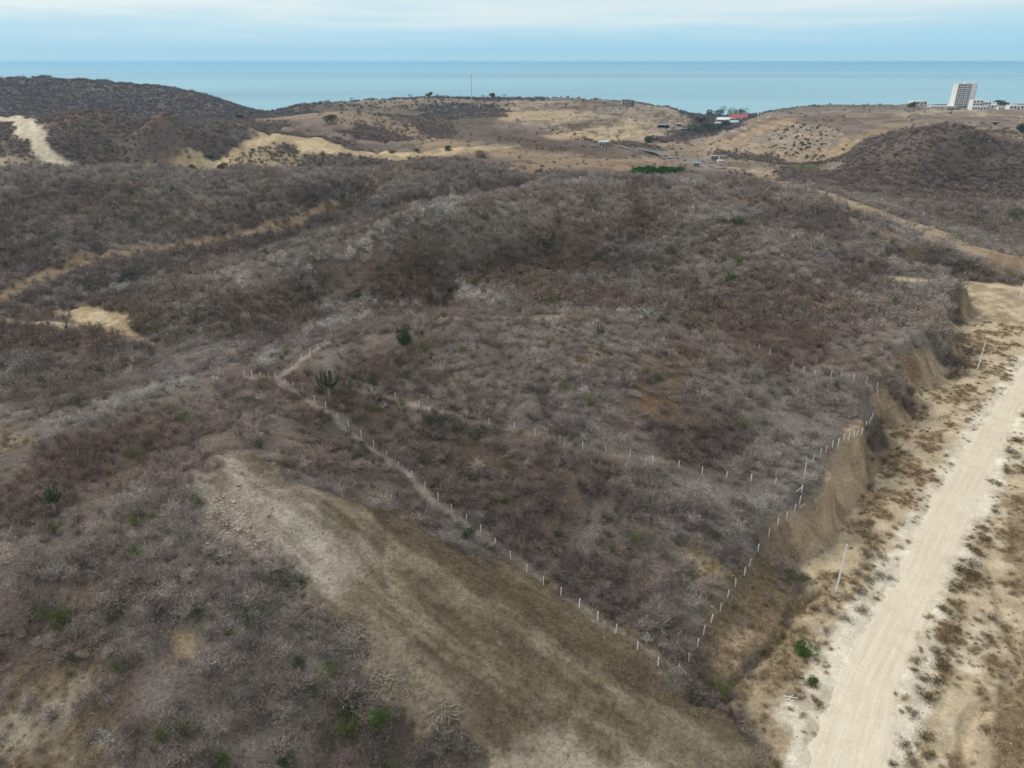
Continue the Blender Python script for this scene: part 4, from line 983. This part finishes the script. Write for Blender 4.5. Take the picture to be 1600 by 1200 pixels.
while cnt < 900:
    x, y = rr.uniform(PD[:, 0].min(), PD[:, 0].max()), rr.uniform(PD[:, 1].min(), PD[:, 1].max())
    if seg_dist(np.array([x]), np.array([y]), ZP['dozed'][0], True)[0] > -1: continue
    if rr.uniform() > .35+1.3*max(0, float(fbm(np.array([x]), np.array([y]), 7, 301, 2)[0])): continue
    cnt += 1; z = hz(x, y)+.02; az = rr.uniform(0, 6.28); l_ = rr.uniform(.15, .8)*(2 if rr.uniform() < .04 else 1)
    a = Vector((x, y, z)); d = Vector((math.cos(az), math.sin(az), rr.uniform(-.02, .12)))*l_
    m_.tube([a, a+d*.5+Vector(rr.normal(size=3)*.04), a+d], [.02, .016, .008], 3)
o = m_.make('twig_litter', deadwood); o['kind'] = 'stuff'
# stones and clods on the clearing, the rocky patch and the sandy bench
def clods(name, test, n, s0, s1, mat, seed, bx):
    r = np.random.default_rng(seed); T = []; c = 0; m2 = MB()
    ico = bmesh.new(); bmesh.ops.create_icosphere(ico, subdivisions=1, radius=1); iv = [v.co.copy() for v in ico.verts]; fi = [tuple(v.index for v in f.verts) for f in ico.faces]; ico.free()
    X = r.uniform(bx[0], bx[1], n*6); Y = r.uniform(bx[2], bx[3], n*6); k = test(X, Y) > r.uniform(0, 1, n*6); X, Y = X[k][:n], Y[k][:n]; Z_ = gsample(GZ, X, Y)
    for x, y, z in zip(X, Y, Z_):
        s = r.uniform(s0, s1)*(1 if r.uniform() < .9 else 1.8); b = len(m2.v)
        j = r.uniform(.7, 1.3, len(iv)); m2.v += [(x+v.x*s*q, y+v.y*s*q, z+v.z*s*.6*q) for v, q in zip(iv, j)]; m2.f += [tuple(b+i for i in f) for f in fi]
    o = m2.make(name, mat); o['kind'] = 'stuff'; return o
clods('clods', lambda x, y: zv(x, y, 'dozed')*(.35+.65*smooth(-.1, .3, fbm(x, y, 5, 311, 3))), 5000, .03, .10, plain('clod earth', (.19, .155, .10), .95, .05, .2, 2), 5, (PD[:, 0].min(), PD[:, 0].max(), PD[:, 1].min(), PD[:, 1].max()))
PR = np.array(ZP['rocky'][0])
clods('rubble', lambda x, y: zv(x, y, 'rocky'), 500, .06, .22, plain('pale rock', (.42, .37, .31), .95, .05, .2, 2), 6, (PR[:, 0].min(), PR[:, 0].max(), PR[:, 1].min(), PR[:, 1].max()))
clods('sand_clods', lambda x, y: (in_corr(x, y) < -.5)*(1-zone(x, y, ZP['road'][0], width=0, feather=.3, warp=0))*.8, 5200, .03, .10, plain('sand clod', (.42, .34, .23), .95, .05, .2, 2), 8, (30, 130, 58, 150))

# ------------------------------------------------------------------ dry weeds and grass on the bench
def tuft(seed, rad, h, n, w):
    r = np.random.default_rng(seed); az = r.uniform(0, 6.28, n); d = unit(np.c_[np.cos(az)*.8, np.sin(az)*.8, r.uniform(.3, 1.4, n)])
    b = np.c_[r.normal(size=(n, 2))*rad*.4, np.zeros(n)]; return blades(b, d*(h*r.uniform(.5, 1.2, n))[:, None], w*np.ones(n), r)
tuft_p = [proto('grass_tuft', tuft(i, *a), brush_i) for i, a in enumerate([(.35, .45, 60, .03), (.6, .4, 90, .03), (.9, .7, 170, .035)])]
X, Y = cand(50, 270, .8); sd = in_corr(X, Y)
g = smooth(-.15, .3, fbm(X, Y, 5, 151, 5, .65)); rdz = zone(X, Y, ZP['road'][0], width=0, feather=1.2, warp=0)
dn = (sd < .3)*(g*.85+.05)*(1-rdz)*(1-.55*zv(X, Y, 'shoulder'))*(Y < 262)
dn = np.maximum(dn, zv(X, Y, 'grass1')*.6); dn = np.maximum(dn, (zv(X, Y, 'dozed'))*.012)
dn = np.maximum(dn, .35*(sd > 0)*zmax(X, Y, 'bl', 'lpatch3', 'yl', 'grey1', 'grey2'))
k = rng.uniform(0, 1, len(X)) < dn; X, Y, g = X[k], Y[k], g[k]
u = rng.uniform(0, 1, (len(X), 1)); tn = np.array([.40, .31, .19])*(1-u)+np.array([.27, .20, .12])*u
dk = (rng.uniform(0, 1, len(X)) < .03)[:, None]; tn = np.where(dk, np.array([.13, .115, .06]), tn)
rot_, scl_ = rs(len(X), .5, 1.3); scatter('dry_grass', pts3(X, Y), rot_, scl_, tn, rng.integers(0, 3, len(X)), tuft_p)
# bigger dry bushes: along the verge at the right, and beside the near pole
VG = [(1425,1190,1.3),(1412,1165,1.0),(1440,1150,1.4),(1428,1120,1.1),(1447,1090,1.5),(1460,1068,1.2),(1440,1060,.9),(1470,1045,1.5),(1462,1020,1.1),(1475,1000,1.5),(1490,985,1.0),(1485,962,1.3),(1470,950,.9),
      (1500,920,1.5),(1512,902,1.7),(1528,905,1.2),(1498,890,1.3),(1520,885,1.6),(1535,870,1.4),(1515,858,1.0),(1540,845,1.2),(1530,825,1.0),(1555,800,1.0),(1562,760,1.1),(1572,735,1.0),(1580,708,1.5),(1590,690,1.2),
      (1550,1000,.9),(1395,1195,.7),(1450,1180,1.0),(1540,1145,.8),(1280,1105,.9),(1262,1070,.9),(1245,1060,1.1)]
vme = [tri_mesh('verge_bush', np.concatenate([leaf_shell(np.random.default_rng(60+i), 1.0, .8, 500, .10, 7), bare_bush(90+i, 1.0, .9, 8, 120, .03, .4)]), [brush_o]) for i in range(4)]
def small(px, py, s, name, me, col, label, cat, group, sz=None):
    o = bpy.data.objects.new(name, me); S.collection.objects.link(o); o.location = at(px, py); o.rotation_euler.z = rng.uniform(0, 6.28)
    o.scale = (s, s, s*(sz or rng.uniform(.7, 1))); o.color = (*col, 1); tag(o, label, cat, group); return o
for i, (px, py, s) in enumerate(VG):
    c = np.array([.115, .095, .05])*(.8+.5*rng.uniform()) if i % 3 else np.array([.16, .115, .07])
    small(px, py, s, 'verge_bush', vme[i % 4], c, 'low olive brown dry bush in the weeds along the right side of the track' if i < 31 else 'low olive brown dry bush on the sand left of the pale track', 'bush', 'dry bushes beside the pale track')
for i, (px, py, s) in enumerate([(1352,868,1.6),(1375,872,1.5),(1340,900,1.3),(1362,905,1.6),(1342,925,1.4),(1320,935,1.2),(1300,960,1.2),(1325,970,1.2),(1345,955,1.3),(1375,900,1.0),(1292,985,.9),(1395,905,.9),(1305,900,.8),(1350,885,1.4)]):
    small(px, py, s, 'verge_bush', vme[i % 4], np.array([.20, .17, .125])*(.8+.4*rng.uniform()), 'low straw grey dry bush in the weeds around the nearest pole', 'bush', 'dry bushes around the nearest pole')
# ------------------------------------------------------------------ far buildings
def house(px, py, wpx, hpx, label, wall=white, roof=white, cols=3, rows=1, depth=.7, name='house', gable=False, rz=0, group=None, over=.3, open_=False, cat='house'):
    P = at(px, py); sx_, sz_ = px_size(px, py, P); w, h = wpx*sx_, hpx*sz_; dp = w*depth; e = empty(name, P, label, cat, group, rz)
    if open_:                                           # a roof on posts
        for x in (-w/2+.3, 0, w/2-.3):
            for y in (0, dp): MB().box(x-.15, y-.15, -1, x+.15, y+.15, h).make('post', greyc, e)
        MB().box(-w/2+.6, dp*.55, -1, w/2-.6, dp*.6, h*.95).make('back_wall', wall, e)
    else:
        MB().box(-w/2, 0, -3, w/2, dp, h).make('wall', wall, e)
        cw = w/cols; rh = h/rows
        for j in range(rows):
            for i in range(cols):
                x = -w/2+cw*(i+.5); z = rh*(j+.5); ww, hh = cw*.28, rh*.30
                if j == 0 and i == cols//2 and cols > 2: MB().box(x-ww*.7, -.12, 0, x+ww*.7, .05, rh*.7).make('door', shade_m, e)
                else:
                    MB().box(x-ww, -.12, z-hh*.8, x+ww, .05, z+hh).make('window', glass, e)
            if rows > 1 and j: MB().box(-w/2-.25, -.7, rh*j-.12, w/2+.25, 0, rh*j+.12).make('ledge', wall, e)
    if gable:
        o_ = over; v = [(-w/2-o_, -o_, h), (w/2+o_, -o_, h), (w/2+o_, dp+o_, h), (-w/2-o_, dp+o_, h), (-w/2-o_, dp/2, h+dp*.22), (w/2+o_, dp/2, h+dp*.22)]
        mesh_obj('roof', v, [(0, 1, 5, 4), (2, 3, 4, 5), (1, 2, 5), (3, 0, 4), (0, 3, 2, 1)], roof, e)
    else: MB().box(-w/2-over, -over, h, w/2+over, dp+over, h+max(.35, h*.06)).make('roof', roof, e)
    return e
def tower():
    px, py = 1505, 168; P = at(px, py); sx_, sz_ = px_size(px, py, P); W_, H_ = 31*sx_, 37*sz_
    e = empty('apartment_tower', P, 'tall white apartment tower with rows of balconies above the sea at right', 'apartment tower'); nf = 11; fh = H_/(nf+.4); dp = 16
    bw = W_*.72; x0 = -W_/2
    MB().box(x0+.6, 1.6, -3, x0+bw, dp, H_-.6).make('wall', white, e)
    sh = MB().box(x0+bw+.003, .4, -3, W_/2-2.6, dp-1, H_+1.2).make('stair_shaft', white, e)
    MB().box(W_/2-2.6+.003, 2.2, -3, W_/2, dp-2, H_-.2).make('side_wing', white, e)
    MB().box(x0, .8, H_-.6, x0+bw, dp+.3, H_+.3).make('roof', white, e)
    MB().box(x0+bw*.55, 5, H_+.3, x0+bw-.5, 10, H_+2.2).make('roof_house', white, e)
    MB().tube([(x0+bw*.6, 6, H_+2.2), (x0+bw*.6, 6, H_+5)], .12, 5).make('antenna', steel, e)
    for j in range(nf):
        z = j*fh
        b = MB().box(x0, 0, z+fh-.35, x0+bw-.02, 1.6, z+fh).make('balcony', white, e)
        MB().box(x0+.1, .02, z+fh, x0+bw-.1, .14, z+fh+.85).make('parapet', white, b) if j < nf-1 else None
        for k in range(6):
            xa = x0+1.1+k*(bw-1.6)/6
            w_ = MB().box(xa, 1.45, z+.35, xa+(bw-1.6)/6*.74, 1.62, z+fh-.55).make('window', glass, e)
        MB().box(W_/2-1.9, 2.05, z+fh*.3, W_/2-.7, 2.25, z+fh*.75).make('window', glass, e)
    for k in range(4): MB().box(x0+k*(bw-.5)/3, .16, -1, x0+k*(bw-.5)/3+.45, 1.6, H_-.6).make('pier', white, e)
tower()
G = 'white houses around the apartment tower'
house(1437,163,22,6,'white house with three dark windows on the skyline, left of the tower',cols=4,group=G)
house(1474,170.5,40,4.5,'long low white building in front and left of the tower',cols=8,group=G,depth=.3)
house(1494,168,18,6,'white house at the left foot of the tower',cols=3,rows=2,group=G,depth=.6)
house(1490,172,20,3.5,'low dark roofed shelter in front of the long white building',wall=greyc,roof=greyc,cols=4,group=G,depth=.4)
house(1526,170,16,13,'tall white villa at the right foot of the tower',cols=3,rows=3,group=G)
house(1540,169.5,14,10,'white stepped villa to the right of the tall villa',cols=3,rows=2,group=G)
house(1531,172,26,5,'long white terrace wall house below the two villas',cols=6,group=G,depth=.3)
house(1553,170,11,6,'small white cube house right of the stepped villa',cols=2,group=G)
house(1564,171,9,3.5,'tiny low white house between the cube house and the right edge',cols=2,group=G)
house(1591,171,28,6,'wide white house near the right edge of the photo',cols=5,group=G,depth=.4)
house(1598,166,16,4,'white house behind the wide one at the right edge',wall=concrete,roof=greyroof,cols=3,group=G)
house(1568,160,22,4,'pale low house behind dark trees right of the tower',cols=4,group=G,depth=.4)
G = 'village roofs in the valley mouth'
house(1131,190,18,3,'long white roofed shed in the valley mouth',wall=concrete,roof=white,cols=4,group=G,depth=.8,gable=True)
house(1156,187,26,3.5,'red roofed building in the valley mouth',wall=white,roof=redroof,cols=5,group=G,depth=.8,gable=True)
house(1147,194,15,2.5,'pale grey roofed house in front of the red roof',wall=white,roof=greyroof,cols=3,group=G,depth=.9,gable=True)
house(1122,195,9,2.5,'small grey roofed house left of the pale roof in the valley mouth',wall=concrete,roof=greyroof,cols=2,group=G,depth=.9,gable=True)
house(1104,199,10,3,'white house with a dull roof at the left end of the village',cols=3,group=G,gable=True)
house(1143,188,7,3,'small white house beside the red roof',cols=2,group=G)
house(1189,179,8,4,'small white hut alone on the rim of the tan plateau',cols=2,cat='hut',name='hut')
house(943,229,14,7,'white hut with a pale tin roof beside the valley road',wall=concrete,roof=greyroof,cols=3,gable=True,cat='hut',name='hut')
house(926,230,6,2.5,'small grey block shed left of the white hut by the valley road',wall=greyc,roof=concrete,cols=1,cat='shed',name='shed')
house(1117,250,12,6,'grey concrete building shell on the valley floor, left half',wall=greyc,roof=concrete,cols=3,group='grey buildings on the valley floor')
house(1130,249,11,5,'grey concrete building shell on the valley floor, right half',wall=concrete,roof=greyc,cols=3,group='grey buildings on the valley floor')
house(1126,254,8,3,'small white flat roofed kiosk in front of the grey building shells',cols=2,group='grey buildings on the valley floor')
house(1088,260,9,5,'small grey house beside the tarmac road in the valley',wall=greyc,roof=concrete,cols=2,group='grey buildings on the valley floor')
house(912,273,7,1.6,'tiny white roofed shelter on brown grass behind the front ridge',wall=white,roof=white,cols=1,cat='shelter',name='shelter')
house(1038,200,20,4.5,'long dark open sided shed on the terraced building land',wall=shade_m,roof=greyc,open_=True,cat='shed',name='shed')
house(1061,198,8,4.5,'small open pavilion with a flat pale roof on the terraced land',wall=shade_m,roof=white,open_=True,cat='pavilion',name='pavilion')
house(1068,203,12,2,'low pale roofed workshop below the small pavilion',wall=concrete,roof=greyroof,cols=3,cat='shed',name='shed')
house(978,163,13,7,'left, paler grey concrete building on the seaside hill top',wall=concrete,roof=greyc,cols=3,rows=2,group='grey buildings on the seaside hill')
house(986,165,10,8,'right, darker grey concrete building stepping down the seaside hill',wall=greyc,roof=greyc,cols=2,rows=2,group='grey buildings on the seaside hill')
house(963,176,9,2.5,'small white and grey site hut among the upright poles',wall=white,roof=greyroof,cols=2,cat='hut',name='hut')
house(1557,194,14,3,'dark low open shed on the tan plateau below the white houses',wall=shade_m,roof=greyc,open_=True,cat='shed',name='shed')
# thin uprights on the building land
for i, (x, y, h) in enumerate([(951,174,7),(955,172,9),(960,173,10),(966,174,10),(972,174,10),(975,172,8),(1096,222,11),(1056,196,8)]):
    P = at(x, y); _, s_ = px_size(x, y, P); e = empty('lamp_post', P, 'thin grey upright pole among others on the terraced building land', 'pole', 'upright poles on the building land')
    MB().tube([(0, 0, -.5), (0, 0, h*s_)], [.22, .14], 6).make('shaft', steel, e); MB().box(-.1, -.1, h*s_, .9, .1, h*s_+.15).make('arm', steel, e)
# mast
P = at(737,157); _, s_ = px_size(737, 157, P); hm = 41*s_
e = empty('telecom_mast', P, 'tall slim grey telecom mast on the headland against the sea', 'mast')
MB().tube([(0, 0, -1), (0, 0, hm*.5), (0, 0, hm)], [.75, .6, .42], 8).make('shaft', steel, e)
for a_ in (0, 2.1, 4.2):
    MB().box(-.35, 1.0, hm-5.2, .35, 1.4, hm-.8).make('antenna', white, e).rotation_euler.z = a_+1.57
MB().box(-1.3, -.12, hm-5.4, 1.3, .12, hm-5.1).make('bracket', steel, e); MB().box(-1.6, -1.6, -1.5, 1.6, 1.6, .6).make('footing', concrete, e)
MB().tube([(0, 0, hm), (0, 0, hm+2.5)], .1, 5).make('lightning_rod', steel, e)
# trees on the skyline
for i, (x, y, h, l) in enumerate([(668,152,8,'leafless spreading tree on the headland skyline, left of the mast'),(683,151,7,'small leafless tree between the skyline cactus and the mast'),(697,152,7,'leafless tree on the skyline nearest the mast on its left'),
  (755,151,8,'leafless tree on the skyline right of the mast'),(788,153,9,'wide leafless tree on the skyline farther right of the mast'),(641,153,9,'leafless spreading tree at the left part of the headland skyline'),(550,156,7,'lone leafless tree at the left shoulder of the headland')]):
    bare_tree(at(x, y), h, l, 500+i, bark, 1.2, group='leafless trees on the headland skyline', fine=.28, trunk=.4, nt=120)
for i, (x, y, rad, h, l) in enumerate([(1108,182,9,9,'dark leafy tree at the left end of the village treeline'),(1124,182,10,10,'dark leafy tree in the middle of the village treeline'),(1145,183,12,15,'tall dark leafy tree behind the red roof'),(1160,183,12,15,'tall dark leafy tree right of the one behind the red roof'),
   (1093,190,6,6,'dark shrub tree on the slope above the village'),(769,151,5,7,'dark leafy tree on the headland skyline'),(671,148,4,7,'dark upright tree on the headland skyline left of the mast'),
   (1500,168,7,6,'dark tree in front of the apartment tower'),(1556,164,8,7,'dark tree clump between the white villas and the pale house'),(1565,163,7,6,'dark tree behind the tiny low white house'),(1424,167,7,5,'dark bushes at the foot of the left skyline house'),
   (518,192,7,8,'dark green tree on the ridge above the pale earthworks'),(1598,209,7,8,'dark green tree at the right edge on the tan plateau'),(1015,222,8,6,'green shrub tree at the foot of the terraced land'),(376,187,4,6,'small dark tree on the middle left hill top'),
   (1104,200,7,5,'dark tree beside the left village house'),(1135,198,8,5,'dark tree in front of the village roofs'),(1085,207,12,5,'wide green thicket in the dark valley bottom'),(1120,203,11,5,'green thicket below the pale grey roof')]):
    shrub(x, y, rad, h, l, darkleaf, 700, 1.3, 'leafy_tree', 'tree', 'dark leafy trees in the distance', seed=600+i)
for i, (x, y, w_, l) in enumerate([(752,246,14,'rounded grey green bush on the pale earthworks'),(700,236,7,'small dark bush on the tan middle ground')]):
    shrub(x, y, w_*.5, 4, l, leafB, 500, .9, 'leafy_tree', 'tree', 'dark leafy trees in the distance', seed=650+i)
# dark dots of shrubs on the plateau face and along its foot
dm = tri_mesh('slope_shrub', leaf_shell(np.random.default_rng(5), 1.0, 1.1, 60, .55, 4), [brush_o])
r = random.Random(4); c = 0
while c < 120:
    if c < 90: x, y = r.gauss(1245, 32), r.uniform(188, 236); ok = 1195 < x < 1330 and y > 190+abs(x-1240)*.15
    else: x, y = r.uniform(1125, 1290), 0; y = 236+(x-1125)*.055+r.gauss(0, 2.0); ok = True
    if not ok: continue
    c += 1
    small(x, y, r.uniform(.8, 1.9), 'slope_shrub', dm, (.055, .06, .035), 'tiny dark shrub dotted over the face of the tan plateau' if c <= 90 else 'tiny dark shrub in the line along the foot of the tan plateau', 'shrub', 'shrubs dotting the plateau face' if c <= 90 else 'shrubs lining the plateau foot')
P = at(1020, 270); X = P.x+rng.uniform(-30, 34, 700); Y = P.y+rng.uniform(-60, 90, 700); k = rng.uniform(0, 1, 700) < zv(X, Y, 'green'); X, Y = X[k], Y[k]
gp = [proto('reed_clump', leaf_shell(np.random.default_rng(3), 2.2, 2.6, 140, .8, 4), brush_i)]
rot_, scl_ = rs(len(X), .8, 1.5, .05); scatter('reed_bed', pts3(X, Y), rot_, scl_, np.array([.045, .12, .02])*rng.uniform(.6, 1.4, (len(X), 1)), np.zeros(len(X)), gp)
# dark dashes of furrow shrubs round the pale earthworks
for i, (x, y) in enumerate([(612,240),(650,236),(560,216),(350,264),(250,262),(265,262),(300,266),(330,248),(415,205),(470,262),(500,262)]):
    small(x, y, 3, 'slope_shrub', dm, (.07, .07, .04), 'small dark shrub at the rim of the pale earthworks', 'shrub', 'shrubs around the pale earthworks')
# ------------------------------------------------------------------ air
def haze(dens=.00007, col=(.42, .67, .85)):
    bm = bmesh.new(); bmesh.ops.create_cube(bm, size=1)
    for v in bm.verts: v.co = Vector((v.co.x*1.9e5, 4.3e4+v.co.y*9.6e4, 10+v.co.z*150))
    me = bpy.data.meshes.new('haze'); bm.to_mesh(me); bm.free()
    m_ = bpy.data.materials.new('haze'); m_.use_nodes = True; t_ = m_.node_tree; t_.nodes.clear()
    o_ = N(t_, 'ShaderNodeOutputMaterial'); v_ = N(t_, 'ShaderNodeVolumePrincipled')
    v_.inputs['Density'].default_value = dens; v_.inputs['Color'].default_value = (*col, 1); v_.inputs['Anisotropy'].default_value = .3
    t_.links.new(v_.outputs[0], o_.inputs['Volume']); me.materials.append(m_)
    o = bpy.data.objects.new('haze', me); S.collection.objects.link(o); o['kind'] = 'stuff'
haze()
